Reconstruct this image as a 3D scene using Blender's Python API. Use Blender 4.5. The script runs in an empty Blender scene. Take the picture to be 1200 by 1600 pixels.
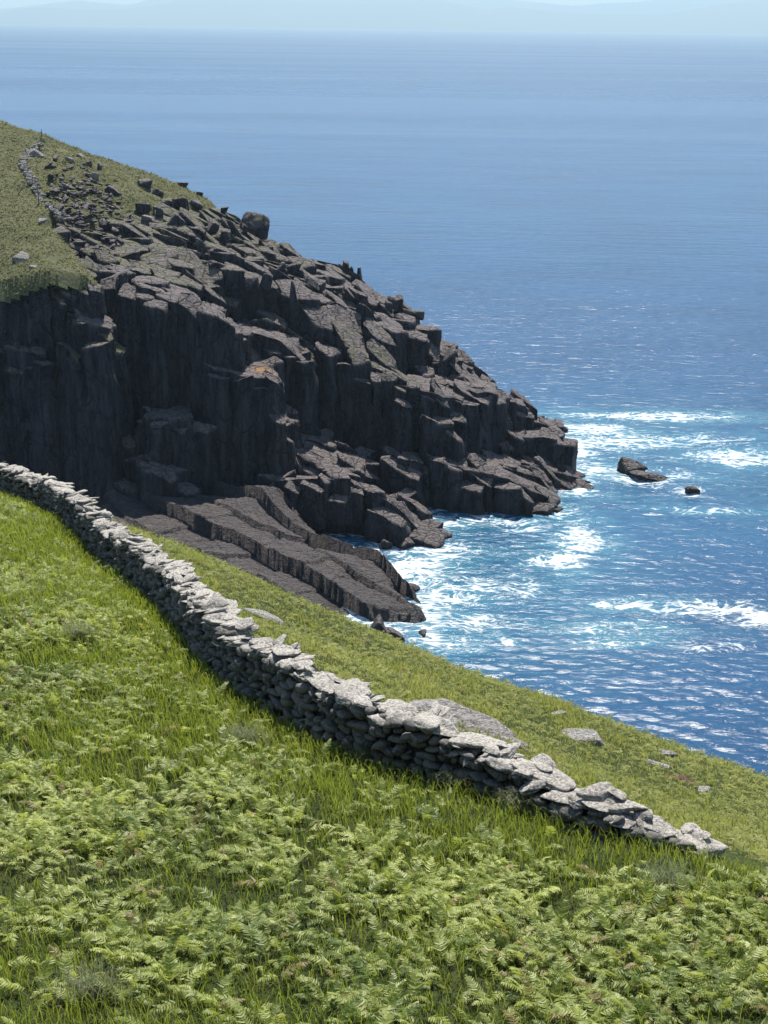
import bpy, bmesh, math
import numpy as np
from mathutils import Matrix, Vector

sc = bpy.context.scene
C = sc.collection
R = math.radians

# ------------------------------------------------------------------ camera
CAM_H = 60.8
F = 2323.0                     # focal length in pixels of the 1200x1600 photograph
PITCH, ROLL = R(18.13), R(0.72)
cam_d = bpy.data.cameras.new('camera')
cam = bpy.data.objects.new('camera', cam_d); C.objects.link(cam); sc.camera = cam
cam_d.sensor_fit = 'VERTICAL'; cam_d.sensor_height = 32.0; cam_d.lens = 32.0 * F / 1600.0
cam_d.clip_start = 0.3; cam_d.clip_end = 90000.0
ROT = Matrix.Rotation(R(90) - PITCH, 3, 'X') @ Matrix.Rotation(ROLL, 3, 'Z')
cam.matrix_world = Matrix.Translation((0, 0, CAM_H)) @ ROT.to_4x4()
RN = np.array(ROT)

# ------------------------------------------------------------------ light
SUN_EL, SUN_AZ = R(56), R(6)          # azimuth measured from the view direction to the right
sd = Vector((math.sin(SUN_AZ) * math.cos(SUN_EL), math.cos(SUN_AZ) * math.cos(SUN_EL), math.sin(SUN_EL)))
sun_d = bpy.data.lights.new('sun', 'SUN'); sun_d.energy = 5.0; sun_d.angle = R(0.53)
sun_d.color = (1.0, 0.955, 0.89)
sun = bpy.data.objects.new('sun', sun_d); C.objects.link(sun)
sun.rotation_euler = (-sd).to_track_quat('-Z', 'Y').to_euler(); sun.location = (30, 40, 120)
W = bpy.data.worlds.new('World'); sc.world = W; W.use_nodes = True
wn = W.node_tree.nodes; wl = W.node_tree.links
bg = wn['Background']; sky = wn.new('ShaderNodeTexSky'); sky.sky_type = 'NISHITA'
sky.sun_disc = False; sky.sun_elevation = SUN_EL; sky.sun_rotation = SUN_AZ
sky.air_density = 1.0; sky.dust_density = 0.0; sky.ozone_density = 3.5
wl.new(sky.outputs[0], bg.inputs[0]); bg.inputs[1].default_value = 0.09
sc.view_settings.view_transform = 'Standard'; sc.view_settings.look = 'None'
sc.view_settings.exposure = 0.72; sc.view_settings.gamma = 1.0
sc.cycles.max_bounces = 6; sc.cycles.transparent_max_bounces = 8

# ------------------------------------------------------------------ helpers
def ray(px, py):
    px = np.asarray(px, float); py = np.asarray(py, float)
    d = np.stack([(px - 600) / F, -(py - 800) / F, -np.ones_like(px)], -1)
    return d @ RN.T
def P(px, py, y):
    d = ray(px, py); t = np.asarray(y, float) / d[..., 1]
    return d * t[..., None] + np.array([0, 0, CAM_H])
def PZ(px, py, z):
    d = ray(px, py); t = (z - CAM_H) / d[..., 2]
    return d * np.asarray(t)[..., None] + np.array([0, 0, CAM_H])
def project(p):
    q = (p - np.array([0, 0, CAM_H])) @ RN
    return 600 + F * q[..., 0] / -q[..., 2], 800 - F * q[..., 1] / -q[..., 2], -q[..., 2]

def _hash(ix, iy, iz, seed):
    h = (ix.astype(np.int64) * 374761393 + iy.astype(np.int64) * 668265263 + iz.astype(np.int64) * 2147483647 + seed * 974634777) & 0xFFFFFFFF
    h = ((h ^ (h >> 13)) * 1274126177) & 0xFFFFFFFF
    h = (h ^ (h >> 16)) & 0xFFFFFFFF
    return h.astype(np.float64) / 4294967295.0
def vn(p, seed=0):
    """value noise in -1..1"""
    p = np.asarray(p, float)
    i = np.floor(p); f = p - i; f = f * f * (3 - 2 * f); i = i.astype(np.int64)
    x, y, z = i[..., 0], i[..., 1], i[..., 2]; fx, fy, fz = f[..., 0], f[..., 1], f[..., 2]
    def c(a, b, d): return _hash(x + a, y + b, z + d, seed)
    x00 = c(0, 0, 0) * (1 - fx) + c(1, 0, 0) * fx; x10 = c(0, 1, 0) * (1 - fx) + c(1, 1, 0) * fx
    x01 = c(0, 0, 1) * (1 - fx) + c(1, 0, 1) * fx; x11 = c(0, 1, 1) * (1 - fx) + c(1, 1, 1) * fx
    return 2 * ((x00 * (1 - fy) + x10 * fy) * (1 - fz) + (x01 * (1 - fy) + x11 * fy) * fz) - 1
def fbm(p, octv=4, seed=0):
    s = 0; a = 1.0; n = 0; p = np.asarray(p, float)
    for k in range(octv):
        s = s + a * vn(p * 2 ** k + 17.3 * k, seed + k); n += a; a *= 0.5
    return s / n
def n2(x, y, sc_, octv=3, seed=0):
    return fbm(np.stack([x / sc_, y / sc_, np.zeros_like(x) + 0.5], -1), octv, seed)

def mesh(name, verts, faces, mats, parent=None, smooth=False, attrs=None, midx=None, props=None):
    """faces: list of int arrays (m,k)"""
    me = bpy.data.meshes.new(name)
    verts = np.ascontiguousarray(verts, np.float32)
    me.vertices.add(len(verts)); me.vertices.foreach_set('co', verts.ravel())
    idx = np.concatenate([f.ravel() for f in faces]).astype(np.int32)
    tot = np.concatenate([np.full(len(f), f.shape[1]) for f in faces]).astype(np.int32)
    st = np.concatenate([[0], np.cumsum(tot)[:-1]]).astype(np.int32)
    me.loops.add(len(idx)); me.loops.foreach_set('vertex_index', idx)
    me.polygons.add(len(tot)); me.polygons.foreach_set('loop_start', st); me.polygons.foreach_set('loop_total', tot)
    if smooth: me.polygons.foreach_set('use_smooth', np.ones(len(tot), bool))
    for m in (mats if isinstance(mats, (list, tuple)) else [mats]): me.materials.append(m)
    if midx is not None: me.polygons.foreach_set('material_index', midx.astype(np.int32))
    if attrs:
        for k, v in attrs.items():
            a = me.attributes.new(k, 'FLOAT', 'POINT'); a.data.foreach_set('value', np.ascontiguousarray(v, np.float32))
    me.update(calc_edges=True); me.validate()
    o = bpy.data.objects.new(name, me); C.objects.link(o)
    if parent is not None: o.parent = parent
    if props:
        for k, v in props.items(): o[k] = v
    return o
def thing(o, label, cat, group=None):
    o['label'] = label; o['category'] = cat
    if group: o['group'] = group
    return o
def empty(name, loc, label, cat, group=None):
    o = bpy.data.objects.new(name, None); C.objects.link(o); o.location = loc; o.empty_display_size = 0.3
    return thing(o, label, cat, group)
def grid_faces(nr, nc):
    a = np.arange(nr * nc).reshape(nr, nc)
    return np.stack([a[:-1, :-1], a[:-1, 1:], a[1:, 1:], a[1:, :-1]], -1).reshape(-1, 4)

class Acc:
    def __init__(s): s.v = []; s.f = {}; s.n = 0; s.a = []
    def add(s, v, faces, a=0.0):
        s.v.append(v); s.a.append(np.full(len(v), a) if np.isscalar(a) else a)
        for f in faces: s.f.setdefault(f.shape[1], []).append(f + s.n)
        s.n += len(v)
    def build(s, name, mats, parent=None, smooth=False, attr=None, props=None, extra=None):
        v = np.concatenate(s.v)
        at = {attr: np.concatenate(s.a)} if attr else {}
        if extra: at.update(extra(v))
        return mesh(name, v, [np.concatenate(f) for f in s.f.values()], mats, parent, smooth, at, None, props)

_ico = {}
def ico(n):
    if n not in _ico:
        bm = bmesh.new(); bmesh.ops.create_icosphere(bm, subdivisions=n, radius=1)
        v = np.array([x.co[:] for x in bm.verts]); v /= np.linalg.norm(v, axis=1, keepdims=True)
        _ico[n] = (v, np.array([[x.index for x in f.verts] for f in bm.faces])); bm.free()
    return _ico[n]
def rock(rng, dims, res=3, p=12, cuts=5, rough=0.05, box=0.25):
    """a faceted stone: a rounded polytope, dims = full size"""
    d, f = ico(res)
    ax = np.array([[1, 0, 0], [-1, 0, 0], [0, 1, 0], [0, -1, 0], [0, 0, 1], [0, 0, -1]], float)
    n = ax + rng.normal(0, box, ax.shape); h = rng.uniform(0.85, 1.0, 6)
    m = rng.normal(0, 1, (cuts, 3)); n = np.vstack([n, m]); h = np.concatenate([h, rng.uniform(0.95, 1.25, cuts)])
    n /= np.linalg.norm(n, axis=1, keepdims=True)
    q = np.maximum(d @ n.T, 0) / h
    r = (q ** p).sum(1) ** (-1.0 / p)
    sd_ = int(rng.integers(1e6))
    r = r * (1 + rough * fbm(d * 2.3 + sd_ % 97, 3, sd_ % 991) + rough * 0.6 * fbm(d * 7, 2, sd_ % 77))
    v = d * r[:, None]
    v = v / np.maximum(np.abs(v).max(0), 1e-6) * 0.5 * np.array(dims)
    return v, f
def rotm(yaw=0, tiltx=0, tilty=0):
    return np.array(Matrix.Rotation(yaw, 3, 'Z') @ Matrix.Rotation(tiltx, 3, 'X') @ Matrix.Rotation(tilty, 3, 'Y'))

class RBF:
    """surface through scattered points: linear kernel (crisp) or thin plate (smooth)"""
    def __init__(s, pts, kind='lin', smooth=0.0):
        s.p = np.asarray(pts, float)[:, :2]; z = np.asarray(pts, float)[:, 2]; s.kind = kind
        K = s.k(np.linalg.norm(s.p[:, None] - s.p[None], axis=2)); n = len(z)
        K[np.arange(n), np.arange(n)] += smooth
        A = np.hstack([np.ones((n, 1)), s.p]); M = np.block([[K, A], [A.T, np.zeros((3, 3))]])
        s.w = np.linalg.lstsq(M, np.concatenate([z, np.zeros(3)]), rcond=None)[0]
    def k(s, r): return -r if s.kind == 'lin' else r * r * np.log(r + 1e-9)
    def __call__(s, x, y):
        x = np.asarray(x, float); sh = x.shape; q = np.stack([x.ravel(), np.asarray(y, float).ravel()], 1); out = np.empty(len(q))
        for i in range(0, len(q), 100000):
            c = q[i:i + 100000]
            out[i:i + 100000] = s.k(np.linalg.norm(c[:, None] - s.p[None], axis=2)) @ s.w[:-3] + s.w[-3] + c @ s.w[-2:]
        return out.reshape(sh)
def sdist(poly, x, y):
    """signed distance to a polygon, negative inside"""
    x = np.asarray(x, float); y = np.asarray(y, float); d = np.full(x.shape, 1e9); ins = np.zeros(x.shape, bool); n = len(poly)
    for i in range(n):
        ax, ay = poly[i][:2]; bx, by = poly[(i + 1) % n][:2]
        ex, ey = bx - ax, by - ay; L = ex * ex + ey * ey + 1e-12
        t = np.clip(((x - ax) * ex + (y - ay) * ey) / L, 0, 1)
        d = np.minimum(d, np.hypot(x - ax - t * ex, y - ay - t * ey))
        c = (ay > y) != (by > y)
        with np.errstate(divide='ignore', invalid='ignore'):
            xi = (bx - ax) * (y - ay) / (by - ay + 1e-12) + ax
        ins ^= c & (x < xi)
    return np.where(ins, -d, d)

# ------------------------------------------------------------------ materials
class NT:
    def __init__(s, name):
        s.m = bpy.data.materials.new(name); s.m.use_nodes = True; s.t = s.m.node_tree; s.b = s.t.nodes['Principled BSDF']
        s.out = s.t.nodes['Material Output']
    def n(s, typ, ins=None, **kw):
        nd = s.t.nodes.new('ShaderNode' + typ)
        for k, v in kw.items(): setattr(nd, k, v)
        for k, v in (ins or {}).items():
            if hasattr(v, 'is_output') or hasattr(v, 'links'): s.t.links.new(v, nd.inputs[k])
            else: nd.inputs[k].default_value = v
        return nd
    def link(s, a, b): s.t.links.new(a, b)
    def pos(s, scale=(1, 1, 1), rot=(0, 0, 0), obj=False):
        if obj: src = s.n('TexCoord').outputs['Object']
        else: src = s.n('NewGeometry').outputs['Position']
        return s.n('Mapping', {'Vector': src, 'Scale': scale, 'Rotation': rot}).outputs[0]
    def noise(s, vec, scale, detail=4, rough=0.55, dist=0.0):
        return s.n('TexNoise', {'Vector': vec, 'Scale': scale, 'Detail': detail, 'Roughness': rough, 'Distortion': dist}).outputs[0]
    def ramp(s, fac, stops, interp='LINEAR'):
        r = s.n('ValToRGB', {'Fac': fac}); e = r.color_ramp.elements; r.color_ramp.interpolation = interp
        while len(e) < len(stops): e.new(0.5)
        for i, (p, c) in enumerate(stops):
            e[i].position = p; e[i].color = (c, c, c, 1) if isinstance(c, (int, float)) else (*c, 1)
        return r.outputs[0]
    def mix(s, fac, a, b, mode='MIX'):
        m = s.n('Mix', data_type='RGBA', blend_type=mode)
        for k, v in ((0, fac), (6, a), (7, b)):
            if hasattr(v, 'links'): s.link(v, m.inputs[k])
            else: m.inputs[k].default_value = v if isinstance(v, (int, float)) else (*v, 1)
        return m.outputs[2]
    def math(s, op, a, b=0.0, c=None, clamp=False):
        ins = {0: a, 1: b}
        if c is not None: ins[2] = c
        return s.n('Math', ins, operation=op, use_clamp=clamp).outputs[0]
    def bump(s, h, strength, dist, normal=None):
        ins = {'Height': h, 'Strength': strength, 'Distance': dist}
        if normal is not None: ins['Normal'] = normal
        return s.n('Bump', ins).outputs[0]
    def attr(s, name): return s.n('Attribute', attribute_name=name).outputs['Fac']

def mat_cliff(name, warm=0.0, lichen=None, kc=1.0, kb=1.0, fl=1.0):
    t = NT(name); p = t.pos(); pv = t.pos((1, 1, 0.13))
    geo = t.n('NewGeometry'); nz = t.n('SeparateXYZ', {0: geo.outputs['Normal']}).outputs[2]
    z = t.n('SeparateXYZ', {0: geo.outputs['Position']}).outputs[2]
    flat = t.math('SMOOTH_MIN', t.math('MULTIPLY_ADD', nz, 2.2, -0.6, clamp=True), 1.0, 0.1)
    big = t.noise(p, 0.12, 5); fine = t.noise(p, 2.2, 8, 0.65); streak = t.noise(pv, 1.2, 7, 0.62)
    c1 = t.mix(t.ramp(big, [(0.35, 0), (0.65, 1)]), (0.017 + warm * .03, 0.016, 0.024), (0.033 + warm * .045, 0.029, 0.038))  # steep faces: dark bluish shade painted into the rock colour
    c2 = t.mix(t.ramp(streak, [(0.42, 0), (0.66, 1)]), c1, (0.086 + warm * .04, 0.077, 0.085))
    c3 = t.mix(t.math('MULTIPLY', flat, t.ramp(fine, [(0.3, 0.15), (0.62, 1)])), c2, (0.235 * fl, 0.19 * fl, 0.172 * fl))  # upward faces painted lighter, as sunlit tops
    sp = t.noise(p, 9, 4, 0.7)
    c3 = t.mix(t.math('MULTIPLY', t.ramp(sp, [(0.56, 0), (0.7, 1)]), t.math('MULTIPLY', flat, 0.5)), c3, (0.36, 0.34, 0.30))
    cr2 = t.n('TexVoronoi', {'Vector': t.n('Mapping', {'Vector': t.n('VectorMath', {0: p, 1: t.n('VectorMath', {0: t.n('TexNoise', {'Vector': p, 'Scale': 0.9}).outputs[1], 1: (1.2, 1.2, 1.2)}, operation='MULTIPLY').outputs[0]}, operation='ADD').outputs[0], 'Scale': (1.5, 1.5, 0.42)}).outputs[0], 'Scale': 0.9}, feature='DISTANCE_TO_EDGE').outputs[0]
    cr = t.n('TexVoronoi', {'Vector': t.n('Mapping', {'Vector': t.n('VectorMath', {0: p, 1: t.n('VectorMath', {0: t.n('TexNoise', {'Vector': p, 'Scale': 0.5}).outputs[1], 1: (2.5, 2.5, 2.5)}, operation='MULTIPLY').outputs[0]}, operation='ADD').outputs[0], 'Scale': (1, 1, 0.35)}).outputs[0], 'Scale': 0.55}, feature='DISTANCE_TO_EDGE').outputs[0]
    crk = t.ramp(cr, [(0.0, 0), (0.05, 1)])
    CRK = crk
    # moss and turf on tops
    mo = t.math('MULTIPLY', t.attr('moss'), t.ramp(t.noise(p, 0.45, 6, 0.7), [(0.42, 0), (0.56, 1)]))
    mo = t.math('MULTIPLY', mo, flat)
    c4 = t.mix(mo, c3, t.mix(fine, (0.075, 0.085, 0.03), (0.20, 0.19, 0.09)))
    if lichen is not None:
        dd = t.n('VectorMath', {0: geo.outputs['Position'], 1: lichen}, operation='DISTANCE').outputs['Value']
        lf = t.math('MULTIPLY_ADD', t.noise(p, 1.3, 5), 3.4, t.math('MULTIPLY', dd, -0.62))
        c4 = t.mix(t.math('MULTIPLY', t.ramp(t.math('ADD', lf, -0.35), [(0.3, 0), (0.75, 1)]), 0.7), c4, (0.42, 0.22, 0.06))
    c4 = t.mix(t.math('MULTIPLY', t.ramp(t.noise(p, 0.33, 6, 0.75), [(0.58, 0), (0.72, 0.5)]), flat), c4, (0.30, 0.24, 0.13))
    c4 = t.mix(t.ramp(t.noise(pv, 0.5, 5, 0.7), [(0.58, 0), (0.75, 0.45)]), c4, (0.15, 0.125, 0.10))
    c4 = t.mix(t.math('MULTIPLY', t.math('SUBTRACT', 1.0, CRK), 0.6 * kc), c4, (0.012, 0.011, 0.012))
    wet = t.math('MULTIPLY_ADD', t.math('ADD', z, t.math('MULTIPLY', big, 3.0)), -0.45, 1.75, clamp=True)
    c5 = t.mix(t.math('MULTIPLY', wet, 0.5), c4, (0.030, 0.022, 0.018))
    t.link(c5, t.b.inputs['Base Color'])
    t.link(t.math('MULTIPLY_ADD', wet, -0.35, 0.82), t.b.inputs['Roughness'])
    t.b.inputs['Specular IOR Level'].default_value = 0.35
    bed = t.noise(t.n('Mapping', {'Vector': geo.outputs['Position'], 'Rotation': (0, 0.15, 0.87), 'Scale': (0.2, 2.4, 2.4)}).outputs[0], 1.0, 6, 0.7)
    h = t.math('ADD', t.math('MULTIPLY', streak, 0.8), t.math('ADD', t.math('MULTIPLY', fine, 0.6), t.math('MULTIPLY', bed, 0.5 * kb)))
    h = t.math('ADD', h, t.math('ADD', t.math('MULTIPLY', crk, 0.5 * kc), t.math('MULTIPLY', t.ramp(cr2, [(0.0, 0), (0.07, 1)]), 0.14 * kc)))
    t.link(t.bump(h, 1.0, 0.8), t.b.inputs['Normal'])
    return t.m

def mat_stone(name, light=(0.42, 0.39, 0.35), dark=(0.16, 0.145, 0.13), pale=(0.62, 0.60, 0.55), scale=1.0, bump=0.03):
    t = NT(name); p = t.pos((scale,) * 3)
    a = t.noise(p, 1.1, 4, 0.6); b = t.noise(p, 7, 8, 0.7); c = t.noise(p, 26, 5, 0.7)
    rnd = t.attr('tone')
    c1 = t.mix(t.ramp(b, [(0.32, 0), (0.6, 1)]), dark, light)
    c1 = t.mix(t.math('MULTIPLY', rnd, 0.85), c1, t.mix(a, (0.12, 0.105, 0.09), (0.26, 0.225, 0.195)))
    c2 = t.mix(t.math('MULTIPLY', t.ramp(t.math('ADD', c, t.math('MULTIPLY', a, 0.25)), [(0.56, 0), (0.70, 1)]), 0.9), c1, pale)
    c3 = t.mix(t.ramp(t.noise(p, 3.3, 5, 0.7), [(0.6, 0), (0.72, 0.7)]), c2, (0.11, 0.105, 0.085))
    t.link(c3, t.b.inputs['Base Color']); t.b.inputs['Roughness'].default_value = 0.85
    t.b.inputs['Specular IOR Level'].default_value = 0.3
    pl = t.noise(t.pos((scale, scale, scale * 3.5)), 5, 6, 0.65)
    h = t.math('ADD', t.math('MULTIPLY', pl, 1.0), t.math('ADD', b, t.math('MULTIPLY', c, 0.4)))
    t.link(t.bump(h, 1.0, bump * 1.4 / scale), t.b.inputs['Normal'])
    return t.m

def mat_leaf(name, c_lo, c_hi, c_tip, trans, rough=0.42, spec=0.5, big=0.35):
    t = NT(name); p = t.pos()
    v = t.attr('tone'); a = t.noise(p, big, 3); b = t.noise(p, 3.0, 3)
    c = t.mix(t.ramp(t.math('ADD', t.math('MULTIPLY', a, 0.6), t.math('MULTIPLY', v, 0.4)), [(0.25, 0), (0.75, 1)]), c_lo, c_hi)
    c = t.mix(t.math('MULTIPLY', t.ramp(b, [(0.5, 0), (0.75, 1)]), 0.5), c, c_tip)
    t.link(c, t.b.inputs['Base Color']); t.b.inputs['Roughness'].default_value = rough; t.b.inputs['Specular IOR Level'].default_value = spec
    c = t.mix(t.ramp(v, [(0.955, 0), (0.96, 0.8)]), c, (0.22, 0.13, 0.06))
    t.link(c, t.b.inputs['Base Color'])
    tr = t.n('BsdfTranslucent', {'Color': t.mix(0.5, c, trans)})
    mx = t.n('MixShader', {0: 0.42, 1: t.b.outputs[0], 2: tr.outputs[0]})
    t.link(mx.outputs[0], t.out.inputs[0])
    return t.m

def mat_ground(name, stops, sc1=0.8, bump=0.25, fine=9.0):
    t = NT(name); p = t.pos()
    a = t.noise(p, sc1, 6, 0.65); b = t.noise(p, fine, 6, 0.7)
    k = t.math('ADD', t.math('MULTIPLY', a, 0.6), t.math('MULTIPLY', b, 0.4))
    t.link(t.ramp(k, stops), t.b.inputs['Base Color']); t.b.inputs['Roughness'].default_value = 0.9
    t.b.inputs['Specular IOR Level'].default_value = 0.2
    t.link(t.bump(t.math('ADD', a, b), 1.0, bump), t.b.inputs['Normal'])
    return t.m

# ------------------------------------------------------------------ near hillside
def gp(px, py, y): return tuple(P(px, py, y))
def plane_hit(px, py, a=53.8, b=-0.165):
    d = ray(px, py); t = (a - CAM_H) / (d[2] - b * d[1]); return d * t + np.array([0, 0, CAM_H])
wall_base_px = [(-60, 745), (0, 772), (60, 795), (120, 840), (190, 900), (255, 962), (310, 1030), (350, 1075), (430, 1122), (500, 1165), (560, 1190), (620, 1212), (700, 1228), (780, 1255), (850, 1288), (920, 1306), (1000, 1322), (1075, 1336), (1122, 1345)]
WB = np.array([plane_hit(*q) for q in wall_base_px])
g = [tuple(q) for q in WB]
for q in [(0, 900), (0, 1050), (0, 1200), (0, 1400), (0, 1600), (200, 1050), (200, 1250), (200, 1500), (400, 1250), (400, 1450), (600, 1350), (600, 1600), (800, 1400), (850, 1600), (1000, 1450), (1200, 1600), (1200, 1450), (1150, 1350)]:
    g.append(tuple(plane_hit(*q)))
g += [(a_, b_, c_ + 0.8) for a_, b_, c_ in [(0, 0, 57.6), (-8, 0, 58), (8, 0, 57), (0, 6, 53.6), (8, 6, 53), (-8, 6, 54), (-30, 0, 58.5), (30, 0, 53), (0, -20, 62), (-30, -20, 63), (30, -20, 60), (-30, 30, 50), (-30, 50, 45), (-60, 20, 52), (-60, 50, 44), (20, 10, 49)]]
edge = [(-140, 720, 66), (0, 790, 60), (150, 860, 56), (260, 900, 52), (365, 917, 48), (440, 945, 46), (540, 982, 43), (620, 1003, 41), (730, 1052, 39), (850, 1102, 38), (950, 1140, 37), (1050, 1178, 36), (1130, 1204, 35), (1200, 1237, 35), (1350, 1290, 35)]
for q in edge:
    e = P(*q); g.append(tuple(e))
    o = np.array([e[0], e[1]]) / np.hypot(e[0], e[1])
    dirn = np.array([0.45, 0.9])
    for s_, dz in ((5, -5.5), (12, -14), (40, -46)):
        g.append((e[0] + dirn[0] * s_, e[1] + dirn[1] * s_, e[2] + dz))
for q in [(1200, 1330, 19.5), (1190, 1290, 26), (1000, 1215, 29), (900, 1190, 29), (750, 1110, 31), (600, 1040, 34), (480, 990, 36)]:
    g.append(gp(*q))
_hill = RBF(g, 'tps', 0.6)
def hill(x, y):
    z = _hill(x, y)
    return z + 0.10 * n2(x, y, 2.2, 3, 5) + 0.16 * n2(x, y, 6.0, 2, 9)
xs = np.concatenate([np.linspace(-70, -20, 50)[:-1], np.linspace(-20, 16, 240), np.linspace(16, 60, 45)[1:]])
ys = np.concatenate([np.linspace(-22, 10, 33)[:-1], np.linspace(10, 62, 300), np.linspace(62, 110, 45)[1:]])
X, Y = np.meshgrid(xs, ys); Z = np.maximum(hill(X, Y), -4)
m_soil = mat_ground('hillside_turf', [(0.3, (0.03, 0.036, 0.012)), (0.5, (0.075, 0.10, 0.022)), (0.7, (0.15, 0.15, 0.05))])
mesh('hillside', np.stack([X, Y, Z], -1).reshape(-1, 3), [grid_faces(*X.shape)], m_soil, smooth=True, props={'kind': 'structure'})

# ------------------------------------------------------------------ dry stone wall
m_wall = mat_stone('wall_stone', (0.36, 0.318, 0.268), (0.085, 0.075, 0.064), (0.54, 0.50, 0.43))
m_wall_shade = mat_stone('wall_stone_shaded', (0.08, 0.074, 0.064), (0.02, 0.018, 0.017), (0.22, 0.208, 0.182))  # darker copy of the wall stone: the face's shade is put into its colour
def resample(p, step):
    p = np.asarray(p); s = np.concatenate([[0], np.cumsum(np.linalg.norm(np.diff(p[:, :2], axis=0), axis=1))])
    n = int(s[-1] / step) + 1; t = np.linspace(0, s[-1], n)
    return np.stack([np.interp(t, s, p[:, k]) for k in range(p.shape[1])], 1), t
# smooth the base line a little, near end first
path, ps = resample(WB[::-1], 0.1)
k = np.ones(15) / 15
for c in (0, 1): path[:, c] = np.convolve(np.pad(path[:, c], 7, 'edge'), k, 'valid')
LW = ps[-1]
tan = np.gradient(path[:, :2], axis=0); tan /= np.linalg.norm(tan, axis=1, keepdims=True)
nrm = np.stack([tan[:, 1], -tan[:, 0]], 1)      # away from the camera side (seaward)
if nrm[len(nrm) // 2, 0] < 0: nrm = -nrm
def wallpt(s, off):
    x = np.interp(s, ps, path[:, 0]) + off * np.interp(s, ps, nrm[:, 0]); y = np.interp(s, ps, path[:, 1]) + off * np.interp(s, ps, nrm[:, 1]); return x, y
def wallyaw(s):
    return math.atan2(np.interp(s, ps, tan[:, 1]), np.interp(s, ps, tan[:, 0]))
def wall_h(s): return np.interp(s, [0, 0.8, 1.8, 3.2, 4.6, 6.0, 9, 14, 30, 60], [0.12, 0.26, 0.42, 0.62, 0.82, 0.95, 1.02, 1.05, 0.98, 0.8]) + 0.05 * math.sin(s * 1.7) + 0.04 * math.sin(s * 4.1 + 1)
WW = 0.62
rng = np.random.default_rng(7)
wall = empty('dry_stone_wall', (float(path[0, 0]), float(path[0, 1]), float(hill(path[0:1, 0], path[0:1, 1])[0])), 'long dry stone wall of stacked grey slabs running down the green hillside above the cliffs', 'wall')
woff = np.array(wall.location)
# core
core_s = np.arange(0.4, LW, 0.4); cv = []
for s in core_s:
    h = wall_h(s) - 0.12
    for off, top in ((0.10, 0), (0.12, 1), (WW - 0.1, 1), (WW - 0.1, 0)):
        x, y = wallpt(s, off); z = float(hill(np.array([x]), np.array([y]))[0]); zc = float(hill(np.array([wallpt(s, WW / 2)[0]]), np.array([wallpt(s, WW / 2)[1]]))[0])
        cv.append((x, y, zc + h if top else z - 0.3))
cv = np.array(cv) - woff; a = np.arange(len(core_s) * 4).reshape(-1, 4); qf = []
for i in range(3): qf.append(np.stack([a[:-1, i], a[1:, i], a[1:, i + 1], a[:-1, i + 1]], -1))
m_core = mat_ground('wall_rubble', [(0.3, (0.02, 0.018, 0.016)), (0.7, (0.07, 0.065, 0.06))], 3, 0.1, 12)
mesh('rubble_core', cv, [np.concatenate(qf)], m_core, wall)
# face stones, both sides
fa = Acc()
for side in (0, 1):
    z0 = -0.05
    while z0 < 1.05:
        ch = rng.uniform(0.08, 0.16); s = rng.uniform(0, 0.3)
        while s < LW:
            L = rng.uniform(0.13, 0.42) if rng.random() > 0.12 else rng.uniform(0.1, 0.18)
            if side == 1: L *= 1.4
            hh = ch * rng.uniform(0.8, 1.35)
            sm = s + L / 2
            if z0 + 0.05 < wall_h(sm) - 0.08:
                batter = 0.05 * z0
                off = (0.06 + batter + rng.uniform(-0.05, 0.06)) if side == 0 else (WW - 0.06 - batter + rng.uniform(-0.04, 0.04))
                x, y = wallpt(sm, off); xc, yc = wallpt(sm, 0.05 if side == 0 else WW)
                z = float(hill(np.array([xc]), np.array([yc]))[0]) + z0 + hh / 2 + rng.uniform(-0.03, 0.03)
                far = np.interp(sm, ps, path[:, 1]) > 30 or side == 1
                v, f = rock(rng, (L * 1.08, rng.uniform(0.14, 0.34), hh * 1.0), 1 if far and side == 1 else 2, 18, 6, 0.12, 0.45)
                M = rotm(wallyaw(sm) + rng.normal(0, 0.12), rng.normal(0, 0.1), rng.normal(0, 0.13))
                fa.add(v @ M.T + np.array([x, y, z]) - woff, [f], rng.random())
            s += L * rng.uniform(0.95, 1.08)
        z0 += ch * 0.98
fa.build('face_stones', m_wall_shade, wall, attr='tone')
# coping slabs: hero ones as parts, the rest in one
caps = []
s = 0.1
while s < LW:
    near = np.interp(s, ps, path[:, 1])
    L = rng.uniform(0.14, 0.40)
    if s < 5 and rng.random() < 0.5: s += 0.15; continue
    for lay in range(rng.integers(2, 5)):
        off = WW / 2 + rng.uniform(-0.20, 0.20)
        w = rng.uniform(0.25, 0.66); t_ = rng.uniform(0.045, 0.10)
        if lay == 0: w = rng.uniform(0.55, 0.85); off = WW / 2 + rng.uniform(-0.08, 0.08)
        ss = s + rng.uniform(-0.12, 0.12)
        caps.append((ss, off, L * rng.uniform(0.8, 1.3), w, t_, lay))
    s += L * rng.uniform(0.62, 0.85)
# the tumbled near end is made of larger slabs
big = [(0.25, 0.25, 0.70, 0.50, 0.20, 0), (0.85, 0.30, 0.7, 0.5, 0.13, 0), (1.45, 0.36, 0.8, 0.5, 0.12, 1), (2.1, 0.28, 0.75, 0.6, 0.12, 1), (2.7, 0.40, 1.0, 0.55, 0.15, 2), (3.3, 0.15, 0.6, 0.5, 0.14, 1), (3.9, 0.35, 0.8, 0.55, 0.12, 2), (4.7, 0.2, 0.75, 0.5, 0.13, 2), (5.4, 0.35, 0.8, 0.6, 0.12, 2), (6.3, 0.25, 0.7, 0.65, 0.13, 2), (7.2, 0.3, 0.8, 0.6, 0.11, 2)]
caps = [(a_, b_, c_, d_, e_, f_, False) for (a_, b_, c_, d_, e_, f_) in caps] + [(*b_, True) for b_ in big]
caps.sort(key=lambda c: c[0])
rest = Acc(); nhero = 0
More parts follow.
